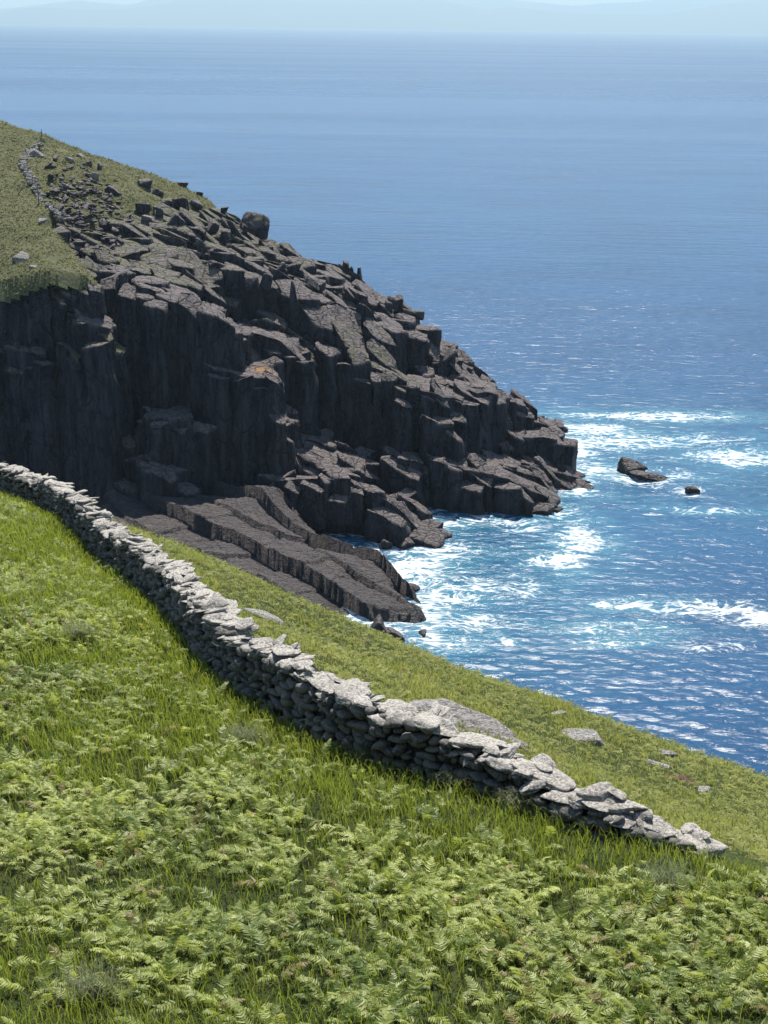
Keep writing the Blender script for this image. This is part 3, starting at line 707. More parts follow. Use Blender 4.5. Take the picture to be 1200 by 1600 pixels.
def prism(acc, pl, topf, zbot, attr=0.0, bev=0.18, ds=0.75, dz=1.1, amp=0.22, flare=0.04, seed=0):
    c = pl.mean(0); pts = []
    for i in range(len(pl)):
        a_, b_ = pl[i], pl[(i + 1) % len(pl)]; L = np.linalg.norm(b_ - a_); n_ = max(1, int(round(L / ds)))
        for t in range(n_): pts.append(a_ + (b_ - a_) * t / n_)
    pts = np.array(pts); n_ = len(pts)
    if n_ < 3: return
    d = pts - c; r_ = np.linalg.norm(d, axis=1, keepdims=True) + 1e-9; u = d / r_
    rings = []
    for f_ in (0.35, 0.68):
        q = c + d * f_; rings.append(np.column_stack([q, topf(q[:, 0], q[:, 1])]))
    q = c + u * np.maximum(r_ - bev, r_ * .7); rings.append(np.column_stack([q, topf(q[:, 0], q[:, 1])]))
    ez = topf(pts[:, 0], pts[:, 1])
    rings.append(np.column_stack([pts, ez - bev * 0.7]))
    H_ = ez.mean() - zbot; nl = int(np.clip(H_ / dz, 1, 44))
    for k_ in range(1, nl + 1):
        z = ez - bev * .7 + (zbot - (ez - bev * .7)) * k_ / nl
        q = pts + u * (flare * (ez - z))[:, None]; rings.append(np.column_stack([q, z]))
    V = np.vstack(rings + [np.array([[c[0], c[1], float(topf(c[0:1], c[1:2])[0])]])])
    # roughness: fine in all directions, plus vertical ribs that keep their place down the face
    ct, st2 = math.cos(0.5), math.sin(0.5)
    jit = 0.25 * vn(V * 0.6, 77)
    qx = np.floor((V[:, 0] * ct + V[:, 1] * st2) / 1.5 + jit); qy = np.floor((-V[:, 0] * st2 + V[:, 1] * ct) / 1.5 + jit); qz = np.floor(V[:, 2] / 2.6 + jit + 0.37 * qx)
    fac = (_hash(qx.astype(np.int64), qy.astype(np.int64), qz.astype(np.int64), 5) - 0.6) * 2.6 * amp
    N = np.stack([fbm(V * 0.55 + s_, 3, 11 + s_) for s_ in (0, 31, 57)], 1)
    ncap = 3 * n_
    rib = fbm(np.column_stack([V[:, 0] * 1.1, V[:, 1] * 1.1, V[:, 2] * 0.10]), 3, 5) * amp * 1.6
    V = V + N * amp * np.array([1, 1, 0.8])
    uu = np.vstack([u] * len(rings) + [np.zeros((1, 2))]); mk = np.ones(len(V)); mk[:ncap] = 0; mk[-1] = 0
    V[:, :2] += uu * ((rib + fac) * mk)[:, None]
    a_ = np.arange(len(rings) * n_).reshape(len(rings), n_); b_ = np.roll(a_, -1, axis=1)
    quads = np.stack([a_[:-1], a_[1:], b_[1:], b_[:-1]], -1).reshape(-1, 4)
    tri = np.stack([np.full(n_, len(V) - 1), a_[0], b_[0]], -1)
    acc.add(V, [quads, tri], attr)
cl = Acc()
D2 = ((sites[:, None] - sites[None]) ** 2).sum(-1)
NB = [np.argsort(D2[k_])[1:17] for k_ in range(len(sites))]
MOSSY = [(P(412, 392, 226), 5.0), (P(235, 335, 224), 5.0), (P(335, 372, 222), 4.0), (P(575, 545, 201), 3.5), (P(300, 310, 236), 6.0)]
HH = np.zeros(len(sites)); PG = np.zeros((len(sites), 2)); MO = np.zeros(len(sites))
for k_ in range(len(sites)):
    x_, y_ = sx[k_], sy[k_]; nm = NAMES[SID[k_]]
    h = SH[k_]; gx, gy = GX[k_], GY[k_]
    if steep[k_] and nm != 'U':
        md = sdist(MASS[SID[k_]][1], np.array([x_]), np.array([y_]))[0]
        if md > 0.9: h = -2.5
        else: h += MASS[SID[k_]][3] * max(md, 0) * 0.85
    if steep[k_]:
        gx, gy = brng.normal(-0.15, 0.2), brng.normal(0.25, 0.2); h += brng.uniform(-1.2, 0.6)
    else:
        up = y_ > 203 and x_ > -62
        f_ = 0.75; gx = gx * f_ + brng.normal(-0.05, 0.22 if up else 0.08); gy = gy * f_ + brng.normal(0, 0.22 if up else 0.08)
        h += brng.uniform(-1.1, 0.15) if up else brng.uniform(-0.4, 0.25)
        if up and brng.random() < 0.05 and y_ < 218: h += brng.uniform(0.4, 1.0)
    gx, gy = float(np.clip(gx, -0.75, 0.75)), float(np.clip(gy, -0.75, 0.75))
    if Tt[k_] < 0.8: h -= 1.5 + min(2.0, max(0, -Tt[k_]) * .3)
    moss = 0.0
    if y_ > 198: moss = float(np.clip(1.15 - max(0, Tt[k_]) / 26, 0, 1)) * 0.95
    for q_, rr0 in MOSSY: moss = max(moss, 1.3 - math.hypot(x_ - q_[0], y_ - q_[1]) / rr0)
    moss = min(moss, 1.0)
    if nm in ('A2', 'A3') or (x_ < -38 and h > 22): moss = max(moss, 0.8)
    if nm == 'M' and not steep[k_]: moss = 0.6
    HH[k_] = max(h, -2.5); PG[k_] = gx, gy; MO[k_] = moss
for k_ in range(len(sites)):
    nb = NB[k_]; pl = cellpoly(k_, nb)
    if pl is None or len(pl) < 3: continue
    x_, y_ = sx[k_], sy[k_]; h = HH[k_]; gx, gy = PG[k_]
    if h <= -2.4 and HH[nb[:6]].max() <= -2.4: continue
    zb = max(min(HH[nb[:12]].min(), h) - 1.8, -5)
    tf = (lambda X_, Y_, h=h, gx=gx, gy=gy, x_=x_, y_=y_: h + gx * (X_ - x_) + gy * (Y_ - y_))
    near = y_ < 205
    prism(cl, pl, tf, zb, MO[k_], ds=0.55 if near else 0.8, dz=0.75 if near else 1.0, bev=brng.uniform(.1, .3), amp=(0.34 if x_ < -38 else 0.22) if near else 0.16)
lich = tuple(P(412, 572, 190))
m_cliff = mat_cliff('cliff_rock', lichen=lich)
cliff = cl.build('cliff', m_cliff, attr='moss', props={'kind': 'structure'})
# hero ledges: the traced tops themselves, as crisp blocks
hb = Acc()
for nm, q, s, S, Sb, wob in MASS:
    if nm in ('A', 'U', 'A2', 'K', 'B', 'M'): continue
    pl = np.array([p[:2] for p in q])
    if ((pl[:, 0] * np.roll(pl[:, 1], -1)) - (np.roll(pl[:, 0], -1) * pl[:, 1])).sum() < 0: pl = pl[::-1]
    zmin = min(p[2] for p in q)
    prism(hb, pl, (lambda X_, Y_, s=s: s(X_, Y_) + 0.05), max(-4, zmin - 22), 0.0, bev=0.15, ds=0.6, dz=0.9, amp=0.25, flare=0.05)
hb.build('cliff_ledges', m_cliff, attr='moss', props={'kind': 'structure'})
print('cliff verts', cl.n, hb.n)

# --- turf on the headland
xs = np.linspace(-135, -8, 360); ys = np.linspace(180, 330, 330); X, Y = np.meshgrid(xs, ys)
Hm = np.full(X.shape, -30.0)
allp = []
for nm, q, s, S, Sb, wob in MASS:
    if nm in ('A', 'U'): allp += q
allp += [tuple(P(0, 300, 220)), tuple(P(-150, 300, 218)), tuple(P(30, 380, 197)), tuple(P(200, 330, 224)), tuple(P(300, 340, 224)), tuple(P(120, 280, 229)), tuple(P(-300, 300, 220))]
TS = RBF(allp, 'tps', 4.0)
sky_y = np.interp(X, [-170, -110, -66, -62, -50, -36, -20], [295, 280, 257, 252, 247, 243, 236])
Zt = TS(X, np.minimum(Y, sky_y)) - 0.012 * np.maximum(Y - sky_y, 0) ** 2 - 0.45 * np.maximum(Y - sky_y, 0)
dt = on_turf(X, Y)
Zt = Zt + 0.6 * n2(X, Y, 5, 4, 3) + 0.28 * n2(X, Y, 1.2, 3, 4) - 0.9 * np.clip((dt + 1.0) / 2.0, 0, 30) * 2.2
Zt = np.where(dt > 6, Zt - 30, Zt)
fc = grid_faces(*X.shape); keepf = ((dt + 1.2 * n2(X, Y, 3, 3, 8)).ravel()[fc] < 0.9).all(1) | (Y.ravel()[fc] > sky_y.ravel()[fc]).all(1)
m_turf = mat_ground('headland_grass', [(0.34, (0.06, 0.066, 0.026)), (0.47, (0.12, 0.125, 0.055)), (0.58, (0.15, 0.145, 0.07)), (0.68, (0.19, 0.155, 0.10))], 0.16, 0.5, 1.8)
mesh('headland_turf', np.stack([X, Y, Zt], -1).reshape(-1, 3), [fc[keepf]], m_turf, smooth=True, props={'kind': 'structure'})

hx, hy = brng.uniform(-75, -10, 90000), brng.uniform(184, 256, 90000)
kk = (on_turf(hx, hy) < 0.6) & (n2(hx, hy, 4, 3, 71) > -0.25); hx, hy = hx[kk], hy[kk]; n = len(hx)
syy = np.interp(hx, [-170, -110, -66, -62, -50, -36, -20], [295, 280, 257, 252, 247, 243, 236])
dtt = on_turf(hx, hy)
hz = TS(hx, np.minimum(hy, syy)) - 0.012 * np.maximum(hy - syy, 0) ** 2 - 0.45 * np.maximum(hy - syy, 0) + 0.6 * n2(hx, hy, 5, 4, 3) + 0.28 * n2(hx, hy, 1.2, 3, 4) - 0.9 * np.clip((dtt + 1.0) / 2.0, 0, 30) * 2.2 - 0.05
h_ = brng.uniform(0.06, 0.28, n); ya = brng.uniform(0, 3.14, n); w_ = brng.uniform(0.05, 0.16, n); ln = brng.normal(0, .25, (n, 2))
b_ = np.stack([hx, hy, hz], -1); o_ = np.stack([np.cos(ya) * w_, np.sin(ya) * w_, np.zeros(n)], -1); tp = b_ + np.stack([ln[:, 0], ln[:, 1], h_], -1)
V = np.stack([b_ - o_, b_ + o_, tp + o_ * .4, tp - o_ * .4], 1).reshape(-1, 3)
m_hg = mat_leaf('headland_grass_blade', (0.12, 0.125, 0.05), (0.24, 0.235, 0.11), (0.30, 0.26, 0.14), (0.28, 0.28, 0.11), 0.7, 0.2, 0.1)
o = mesh('grass', V, [np.arange(n * 4).reshape(-1, 4)], m_hg, attrs={'tone': np.repeat(brng.random(n), 4)}, props={'kind': 'stuff'})
thing(o, 'rough olive grass tussocks on the top of the headland', 'grass')

# --- low wave-cut slabs in front of the cliff
ap = [(150, 740, 188), (180, 745, 187), (180, 782, 180), (150, 840, 170), (250, 900, 160), (360, 915, 155), (450, 950, 151.5), (520, 968, 150), (590, 975, 149), (655, 966, 148.9), (612, 932, 154), (605, 905, 157.5), (590, 885, 160), (545, 872, 165), (490, 852, 170.5), (455, 812, 176), (400, 785, 183), (330, 760, 188), (240, 760, 188)]
apq = [tuple(P(*q)) for q in ap]
apS = RBF([(p[0], p[1], max(p[2], -0.4)) for p in apq] + [tuple(P(*q)) for q in [(300, 820, 172), (420, 850, 166.5), (500, 890, 160), (440, 900, 159.5), (560, 920, 156.5), (350, 790, 178), (428, 778, 176.5)]], 'lin')
xs = np.arange(-48, 12, 0.16); ys = np.arange(142, 192, 0.16); X, Y = np.meshgrid(xs, ys)
d = sdist(apq, X, Y) + 1.3 * n2(X, Y, 4, 3, 61) + 0.5 * n2(X, Y, 1.2, 2, 62)
th = R(-50); U_ = X * math.cos(th) + Y * math.sin(th); V_ = -X * math.sin(th) + Y * math.cos(th)
wv = V_ + 1.6 * n2(X, Y, 7, 3, 64)
def steps(v, w, k): 
    f_ = v / w; i = np.floor(f_); t = f_ - i; return ((1 - t) ** k) * w
wv = V_ + 0.5 * n2(X, Y, 6, 2, 64) + 0.12 * U_ * n2(X, Y, 40, 1, 78)
wv = wv + 1.3 * np.interp(wv * 1.0, np.arange(-60, 400, 2.7), np.random.default_rng(2).uniform(-1, 1, len(np.arange(-60, 400, 2.7))))
seg = np.floor(U_ / 5.5 + 0.6 * np.floor(wv / 3.1)); lay = np.floor(wv / 3.1)
blk = _hash(lay.astype(np.int64), seg.astype(np.int64), np.zeros_like(lay, np.int64), 4) - 0.5
seg2 = np.floor(U_ / 2.3 + 0.37 * np.floor(wv / 1.15)); lay2 = np.floor(wv / 1.15)
blk2 = _hash(lay2.astype(np.int64), seg2.astype(np.int64), np.ones_like(lay, np.int64), 9) - 0.5
st_ = steps(wv, 6.2, 1.0) * 0.20 + steps(wv, 3.1, 1.0) * 0.16 + 0.75 * blk + 0.22 * blk2
Za = apS(X, Y) + st_ + 0.35 + 0.35 * n2(U_, V_ * 2.0, 8, 4, 67) + 0.16 * n2(U_, V_ * 3, 0.9, 3, 68) - 1.15 * np.maximum(d, 0) ** 1.1
Za = Za + 0.7 * np.clip(n2(U_, V_ * 2, 11, 2, 70), 0, 1)
fc = grid_faces(*X.shape); kf = (Za.ravel()[fc] > -2.5).any(1)
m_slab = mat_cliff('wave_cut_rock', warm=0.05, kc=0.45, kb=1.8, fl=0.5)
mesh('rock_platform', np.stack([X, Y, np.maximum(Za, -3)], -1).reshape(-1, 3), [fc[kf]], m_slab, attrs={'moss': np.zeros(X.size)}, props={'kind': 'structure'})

# ------------------------------------------------------------------ boulders on the headland
def surf_y(px, py, lo=150, hi=262):
    d = ray(px, py); t = np.linspace(lo, hi, 1200) / d[1]; q = d[None] * t[:, None] + np.array([0, 0, CAM_H])
    h = top(q[:, 0], q[:, 1], False); i = int(np.argmax(h > q[:, 2])); return float(q[i][1]) if (h > q[:, 2]).any() else 230.0
def bo(px, py, wpx, hpx, dp, roll_, label, seed, cat='boulder', name='boulder', cuts=4, yaw=0.0, tx=0.0, grp=None, sx_=1.0, mat=None, moss=0.0):
    y = surf_y(px, py + hpx * 0.25); s_ = y / F
    r_ = np.random.default_rng(seed); v, f = rock(r_, (wpx * s_, dp, hpx * s_ * 1.3), 4, 14, cuts, 0.07, 0.26)
    v = v @ rotm(yaw, tx, roll_).T
    o = mesh(name, v, [f], mat or m_boulder, attrs={'tone': np.full(len(v), 0.3), 'moss': np.full(len(v), moss)})
    o.location = P(px, py + hpx * 0.13, y + 0.1); return thing(o, label, cat, grp)
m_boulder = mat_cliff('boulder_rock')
m_pale = mat_stone('pale_boulder', (0.34, 0.31, 0.28), (0.15, 0.13, 0.12), (0.46, 0.44, 0.40), 0.25, 0.15)
B = [
 (399, 351, 50, 42, 4.2, 0.35, 'largest boulder on the headland, a dark tilted block standing against the sea', 31, 0.5),
 (383, 359, 14, 18, 2.0, 0.1, 'small block wedged against the left foot of the largest headland boulder', 32, 0.2),
 (541, 416, 15, 18, 1.6, -0.1, 'left one of two dark upright stones on the skyline of the headland', 33, 0.1),
 (561, 422, 13, 18, 1.6, 0.1, 'right one of two dark upright stones on the skyline, rounded like a tombstone', 34, 0.1),
 (549, 419, 8, 11, 1.0, 0.0, 'tiny brown stone between the two upright skyline stones', 35, 0.0),
 (623, 476, 17, 33, 2.0, 0.04, 'tall square pillar of dark rock on the skyline midway down the headland', 36, 0.0),
 (608, 478, 13, 22, 1.8, -0.2, 'rough dark block leaning on the left side of the skyline pillar', 37, 0.0),
 (654, 490, 28, 12, 2.0, 0.22, 'flat mossy topped block right of the skyline pillar', 38, 0.7),
 (717, 565, 12, 18, 1.4, 0.5, 'small dark stone leaning on the skyline just above the lower cliff', 39, 0.0),
 (733, 578, 14, 12, 1.4, 0.2, 'small block on the skyline above the big dark lower cliff block', 40, 0.0),
 (155, 262, 11, 24, 1.8, 0.06, 'dark upright standing boulder on the grassy upper headland', 41, 0.2),
 (137, 258, 20, 13, 1.8, 0.3, 'dark rounded rock left of the upright standing boulder', 42, 0.2),
 (284, 288, 24, 8, 1.8, 0.1, 'flat slab lying alone on the brown grass near the skyline', 43, 0.0),
 (312, 303, 12, 8, 1.4, 0.3, 'small pale stone below the lone flat slab near the skyline', 44, 0.0),
 (176, 300, 30, 14, 2.2, 0.75, 'long dark boulder lying down the grass slope below the standing boulder', 45, 0.2),
 (226, 288, 26, 18, 2.4, 0.2, 'dark craggy boulder at the top left of the rock field', 46, 0.1),
 (244, 300, 22, 12, 2.2, 0.5, 'tilted slab beneath the dark craggy boulder at the top of the rock field', 47, 0.1),
 (223, 323, 24, 17, 2.4, 0.3, 'angular boulder with a dark left face on the grass left of the rock field', 48, 0.1),
 (249, 330, 15, 14, 1.8, 0.0, 'small dark boulder just right of the angular grass boulder', 49, 0.1),
 (282, 317, 30, 22, 2.8, 0.25, 'broad dark boulder in the upper middle of the rock field', 50, 0.1),
 (262, 319, 22, 13, 2.2, 0.2, 'pale topped boulder left of the broad dark boulder', 51, 0.0),
 (306, 318, 24, 12, 2.2, 0.35, 'slanted grey slab right of the broad dark boulder', 52, 0.1),
 (276, 347, 30, 22, 2.6, 0.55, 'striped dark boulder tilted to the right in the middle of the rock field', 53, 0.1),
 (313, 360, 32, 20, 2.6, 0.65, 'smooth grey brown slab sloping down to the right in the rock field', 54, 0.0),
 (333, 352, 26, 20, 2.6, 0.6, 'steep grey slab behind the smooth sloping slab', 55, 0.0),
 (352, 364, 20, 22, 2.2, 0.0, 'square dark block left of the largest headland boulder', 56, 0.0),
 (367, 357, 14, 32, 2.0, -0.5, 'narrow dark slab standing between the square block and the largest boulder', 57, 0.0),
 (349, 328, 16, 12, 1.8, 0.1, 'small dark boulder close to the skyline above the square block', 58, 0.0),
 (313, 382, 20, 24, 2.2, -0.1, 'dark upright block with a rounded top below the smooth sloping slab', 59, 0.0),
 (345, 392, 44, 10, 2.2, 0.3, 'long flat slab lying below the square dark block', 60, 0.0),
 (338, 412, 30, 9, 2.0, 0.25, 'thin flat slab on the ledge above the big shaded face', 61, 0.2),
 (456, 397, 42, 12, 2.4, 0.45, 'long grey slab lying parallel to the skyline right of the grass patch', 62, 0.0),
 (441, 415, 22, 16, 2.2, 0.1, 'dark block beneath the left end of the long grey slab', 63, 0.0),
 (458, 418, 28, 16, 2.2, 0.15, 'brown grey slab right of the dark block on the middle slope', 64, 0.0),
 (488, 440, 38, 12, 2.2, 0.5, 'dark slab pointing down the slope in the middle of the headland', 65, 0.0),
 (544, 460, 34, 12, 2.2, 0.78, 'smooth slab sliding steeply down right of the middle slope', 66, 0.0),
 (568, 458, 42, 11, 2.2, 0.72, 'longest thin slab on the slope below the two upright skyline stones', 67, 0.0),
 (572, 492, 44, 20, 2.4, 0.75, 'large flat grey slab lying on the slope left of the skyline pillar', 68, 0.0),
 (458, 455, 15, 34, 2.0, 0.0, 'dark rounded column standing on the ledge in the middle of the cliff', 69, 0.0),
 (395, 441, 26, 20, 2.2, 0.1, 'rounded grey block perched on the edge of the shaded face', 70, 0.0),
 (417, 437, 20, 24, 2.0, 0.2, 'square grey slab facing the sun beside the perched grey block', 71, 0.0),
]
for (px, py, w_, h_, dp, ro, lb, sd_, ms) in B:
    bo(px, py, w_, h_, dp, ro, lb, sd_, moss=ms, tx=-0.15, cuts=12 if sd_ == 31 else 4)
for (px, py, w_, h_, dp, ro, lb, sd_) in [
 (34, 404, 26, 18, 2.4, 0.2, 'pale grey boulder at the grassy edge of the sheer left cliff', 81),
 (54, 418, 18, 8, 1.8, 0.1, 'low pale rock right beside the pale boulder on the cliff edge', 82),
 (59, 241, 34, 11, 2.6, 0.5, 'long pale ridge of rock on the grass above the old rubble wall', 83),
 (64, 347, 20, 12, 2.0, 0.1, 'pale stone at the lower end of the old rubble wall', 84),
 (108, 249, 14, 8, 1.6, 0.1, 'pale flat stone at the left end of the upper rock cluster', 85),
 (125, 243, 16, 8, 1.8, 0.2, 'grey flat stone on top of the upper rock cluster', 86),
 (147, 276, 14, 16, 1.8, 0.6, 'pale patch of rock below the upright standing boulder', 87),
 (100, 290, 14, 10, 1.6, 0.5, 'pale stone in the grass between the rubble wall and the rock field', 88),
 (231, 340, 22, 10, 1.8, 0.2, 'pale flat stone below the angular grass boulder', 89)]:
    bo(px, py, w_, h_, dp, ro, lb, sd_, mat=m_pale, cat='rock')
# old rubble wall and fence posts
rw = Acc(); rr_ = np.random.default_rng(3)
rp = [(62, 226, 0), (48, 238, 0), (38, 250, 0), (38, 262, 0), (46, 276, 0), (53, 290, 0), (60, 304, 0), (66, 316, 0), (76, 326, 0), (90, 336, 0), (104, 343, 0)]
tx_ = np.linspace(0, len(rp) - 1, 230)
org = None
for t in tx_:
    px = np.interp(t, range(len(rp)), [q[0] for q in rp]) + rr_.normal(0, 3.2); py = np.interp(t, range(len(rp)), [q[1] for q in rp]) + rr_.normal(0, 3)
    y = surf_y(px, py); p_ = P(px, py, y); org = p_ if org is None else org
    v, f = rock(rr_, (rr_.uniform(.4, 1.0), rr_.uniform(.4, .8), rr_.uniform(.3, .6)), 2, 12, 4, .08)
    rw.add(v @ rotm(rr_.uniform(0, 6), rr_.normal(0, .3), rr_.normal(0, .3)).T + p_ - org + (0, -0.25, 0.2), [f], rr_.random())
o = rw.build('rubble_wall', m_pale, attr='tone', extra=lambda v: {'moss': np.zeros(len(v))}); o.location = org
thing(o, 'old collapsed wall of pale rubble winding down the grass of the headland', 'wall')
rw = Acc(); org = None
for t in range(300):
    px, py = rr_.normal(128, 34), rr_.normal(315, 34); 
    if not (70 < px < 235 and 240 < py < 400) or py < 230 + (px - 60) * .42: continue
    y = surf_y(px, py); p_ = P(px, py, y); org = p_ if org is None else org
    s_ = rr_.uniform(.3, 1.1)
    v, f = rock(rr_, (s_ * 1.6, s_, s_ * .45), 2, 16, 5, .1)
    rw.add(v @ rotm(rr_.uniform(0, 6), rr_.normal(0, .3), rr_.normal(0.2, .3)).T + p_ - org + (0, -0.1, 0.05), [f], rr_.random())
o = rw.build('scree', m_boulder, attr='tone', props={'kind': 'stuff'}, extra=lambda v: {'moss': np.zeros(len(v))}); o.location = org
thing(o, 'loose scree of small broken stones scattered down the grass slope of the headland', 'scree')
m_post = mat_ground('post_wood', [(0.3, (0.05, 0.045, 0.04)), (0.7, (0.13, 0.12, 0.11))], 2, 0.02)
for px, py, hh, lean, lb in [(61, 325, 3.2, 0.0, 'tall thin fence post beside the lower part of the old rubble wall'), (50, 290, 1.6, 0.1, 'short fence post beside the bend of the old rubble wall'), (27, 306, 2.2, 0.6, 'fence post leaning over on the grass left of the rubble wall'), (65, 216, 1.4, 0.0, 'fence post on the skyline at the top of the headland')]:
    y = surf_y(px, py); a_ = np.linspace(0, 2 * math.pi, 9)[:-1]; v = []
    for k_, z in enumerate((-0.4, hh * .5, hh * .97, hh)):
        rad = 0.075 * (1 - 0.1 * k_) if k_ < 3 else 0.04
        v += [(rad * math.cos(q) + 0.03 * math.sin(z * 2), rad * math.sin(q), z) for q in a_]
    v = np.array(v + [(0, 0, hh + .02)]); r0 = np.arange(32).reshape(4, 8); r1 = np.roll(r0, -1, 1)
    q4 = np.stack([r0[:-1], r1[:-1], r1[1:], r0[1:]], -1).reshape(-1, 4); t3 = np.stack([r0[3], r1[3], np.full(8, 32)], -1)
    o = mesh('fence_post', v, [q4, t3], m_post); o.location = P(px, py, y - .1); o.rotation_euler = (0, lean, 0)
    thing(o, lb, 'fence post', 'fence posts on the headland')

# ------------------------------------------------------------------ rocks in the sea
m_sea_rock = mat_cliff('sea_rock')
SR = [
 (1007, 735, 135, 30, 4.5, 0.12, 'largest rock standing in the sea, a dark low wedge off the point', 101, 'sea_rock'),
 (986, 725, 52, 28, 4.0, 0.1, 'raised dark peak on the left half of the largest sea rock', 102, None),
 (1082, 764, 26, 13, 2.2, 0.0, 'small dark rock in the sea right of the largest sea rock', 103, 'sea_rock'),
 (879, 669, 19, 12, 1.8, 0.0, 'round dark rock in white foam just off the far tip of the headland', 104, 'sea_rock'),
 (590, 980, 46, 40, 3.0, 0.45, 'dark pointed rock in the foam behind the grass edge', 105, 'sea_rock'),
 (615, 992, 46, 20, 2.6, 0.25, 'low dark rock adjoining the pointed rock behind the grass edge', 106, 'sea_rock'),
 (662, 987, 22, 9, 1.6, 0.0, 'small flat rock in the surf right of the pointed rock', 107, 'sea_rock'),
 (640, 915, 42, 14, 2.4, -0.08, 'long low wet rock in the surf off the rock platform', 108, 'sea_rock'),
 (600, 893, 34, 16, 2.5, 0.3, 'brown wet rock at the outer edge of the rock platform', 109, 'sea_rock'),
 (655, 791, 46, 18, 3.0, 0.05, 'rounded sunlit boulder at the foot of the tall dark cliff blocks', 110, 'sea_rock'),
 (638, 803, 26, 12, 2.2, 0.1, 'small dark rock below the rounded sunlit boulder at the cliff foot', 111, 'sea_rock'),
 (634, 847, 30, 18, 2.4, 0.1, 'dark wet boulder at the foot of the inlet buttress', 112, 'sea_rock'),
 (604, 849, 26, 14, 2.2, 0.0, 'dark wet boulder left of the one at the foot of the inlet buttress', 113, 'sea_rock'),
 (528, 855, 48, 16, 3.0, 0.3, 'dark rock ridge at the inner end of the small inlet', 114, 'sea_rock'),
 (891, 705, 30, 10, 2.5, 0.1, 'low broken rocks trailing off the far tip of the headland', 115, 'sea_rock'),
 (862, 786, 22, 20, 2.6, 0.2, 'blocky dark rock at the corner of the lower cliff in the water', 116, 'sea_rock'),
]
bigrock = None
for (px, py, w_, h_, dp, ro, lb, sd_, nm) in SR:
    base = PZ(px, py + h_ * 0.42, 0.0); s_ = base[1] / F
    r_ = np.random.default_rng(sd_); v, f = rock(r_, (w_ * s_, dp, h_ * s_ * 1.5), 4, 10, 6, 0.10, 0.35)
    # wedge: lower to the right
    v[:, 2] *= 1 - 0.45 * np.clip(v[:, 0] / (w_ * s_ * .5), -0.3, 1)
    v = v @ rotm(0.05, -0.1, ro * .6).T
    if nm is None:
        v = v + (base - np.array(bigrock.location)); o = mesh('peak', v, [f], m_sea_rock, bigrock, attrs={'moss': np.zeros(len(v))}); continue
    o = mesh(nm, v, [f], m_sea_rock, attrs={'moss': np.zeros(len(v))}); o.location = base + np.array([0, 0, h_ * s_ * 0.22])
    thing(o, lb, 'rock'); bigrock = bigrock or o

# ------------------------------------------------------------------ sea
rows = []; r_ = 95.0
while r_ < 24000: rows.append(r_); r_ *= 1.0019 if r_ < 900 else 1.005
rows = np.array(rows); rows[-1] = 24500
an = np.concatenate([np.linspace(-85, -21, 40)[:-1], np.linspace(-21, 21, 390), np.linspace(21, 85, 40)[1:]]) * math.pi / 180
RR, AA = np.meshgrid(rows, an, indexing='ij'); X = RR * np.sin(AA); Y = RR * np.cos(AA)
wr = np.random.default_rng(9); Zs = np.zeros_like(X); DX = np.zeros_like(X); DY = np.zeros_like(X)
cellsz = RR * np.where(RR < 900, 0.0019, 0.005)
nr_ = int((rows < 1500).sum()); Xr, Yr, Cr = X[:nr_], Y[:nr_], cellsz[:nr_]
gust = 0.8 + 0.5 * n2(Xr, Yr, 40, 3, 12)
for k_ in range(64):
    lam = 0.65 * (2.9 / 0.65) ** wr.random() ; th = wr.normal(R(-98), R(27)); kx, ky = math.cos(th) * 2 * math.pi / lam, math.sin(th) * 2 * math.pi / lam
    amp = 0.0043 * lam * wr.uniform(0.6, 1.3); ph = wr.uniform(0, 6.28)
    fade = np.clip((lam / Cr - 2.2) / 2.5, 0, 1) * gust
    a_ = kx * Xr + ky * Yr + ph
    Zs[:nr_] += amp * fade * np.sin(a_); DX[:nr_] -= amp * .8 * fade * math.cos(th) * np.cos(a_); DY[:nr_] -= amp * .8 * fade * math.sin(th) * np.cos(a_)
Zs *= np.where(RR > 3000, 0, 1)
# foam: ellipses in metres round the places where the swell breaks
FO = [(1010, 650, 150, 7, .85), (930, 672, 60, 10, .95), (960, 690, 110, 14, .8), (1150, 715, 70, 12, .9), (1100, 690, 90, 12, .65), (890, 700, 40, 26, .9), (930, 735, 60, 14, .8), (1060, 745, 60, 7, .7),
      (900, 765, 50, 12, .75), (1120, 797, 60, 5, .75), (1060, 790, 60, 4, .6), (660, 815, 70, 12, .9), (760, 812, 90, 10, .75), (910, 840, 42, 28, .92), (880, 875, 60, 14, .9), (830, 820, 60, 7, .7), (600, 862, 60, 12, .9), (680, 860, 80, 18, .8), (640, 890, 70, 22, .95), (740, 915, 120, 22, .72), (680, 935, 70, 20, .9),
      (640, 960, 60, 16, 1.0), (590, 985, 60, 26, 1.0), (720, 970, 110, 14, .8), (800, 975, 60, 9, .7), (990, 945, 90, 9, .8), (1120, 950, 110, 13, .85), (1180, 965, 50, 14, .85), (960, 985, 100, 12, .68), (950, 1005, 70, 6, .8), (1110, 1010, 90, 8, .72), (680, 1000, 60, 12, .85), (790, 1000, 18, 8, .8), (1000, 960, 30, 25, .55),
      (820, 740, 200, 60, .30), (720, 900, 190, 90, .42), (1000, 720, 220, 60, .36), (1050, 960, 220, 60, .36), (560, 870, 50, 12, .9), (560, 975, 30, 8, 1.0), (870, 800, 40, 10, .8), (760, 797, 120, 4, .9)]
foam = np.zeros_like(X); teal = np.zeros_like(X)
nearm = RR < 420
xn, yn = X[nearm], Y[nearm]; wx = xn + 2.2 * n2(xn, yn, 7, 3, 91); wy = yn + 2.8 * n2(xn, yn, 9, 3, 92); fn = np.zeros_like(xn); tn = np.zeros_like(xn)
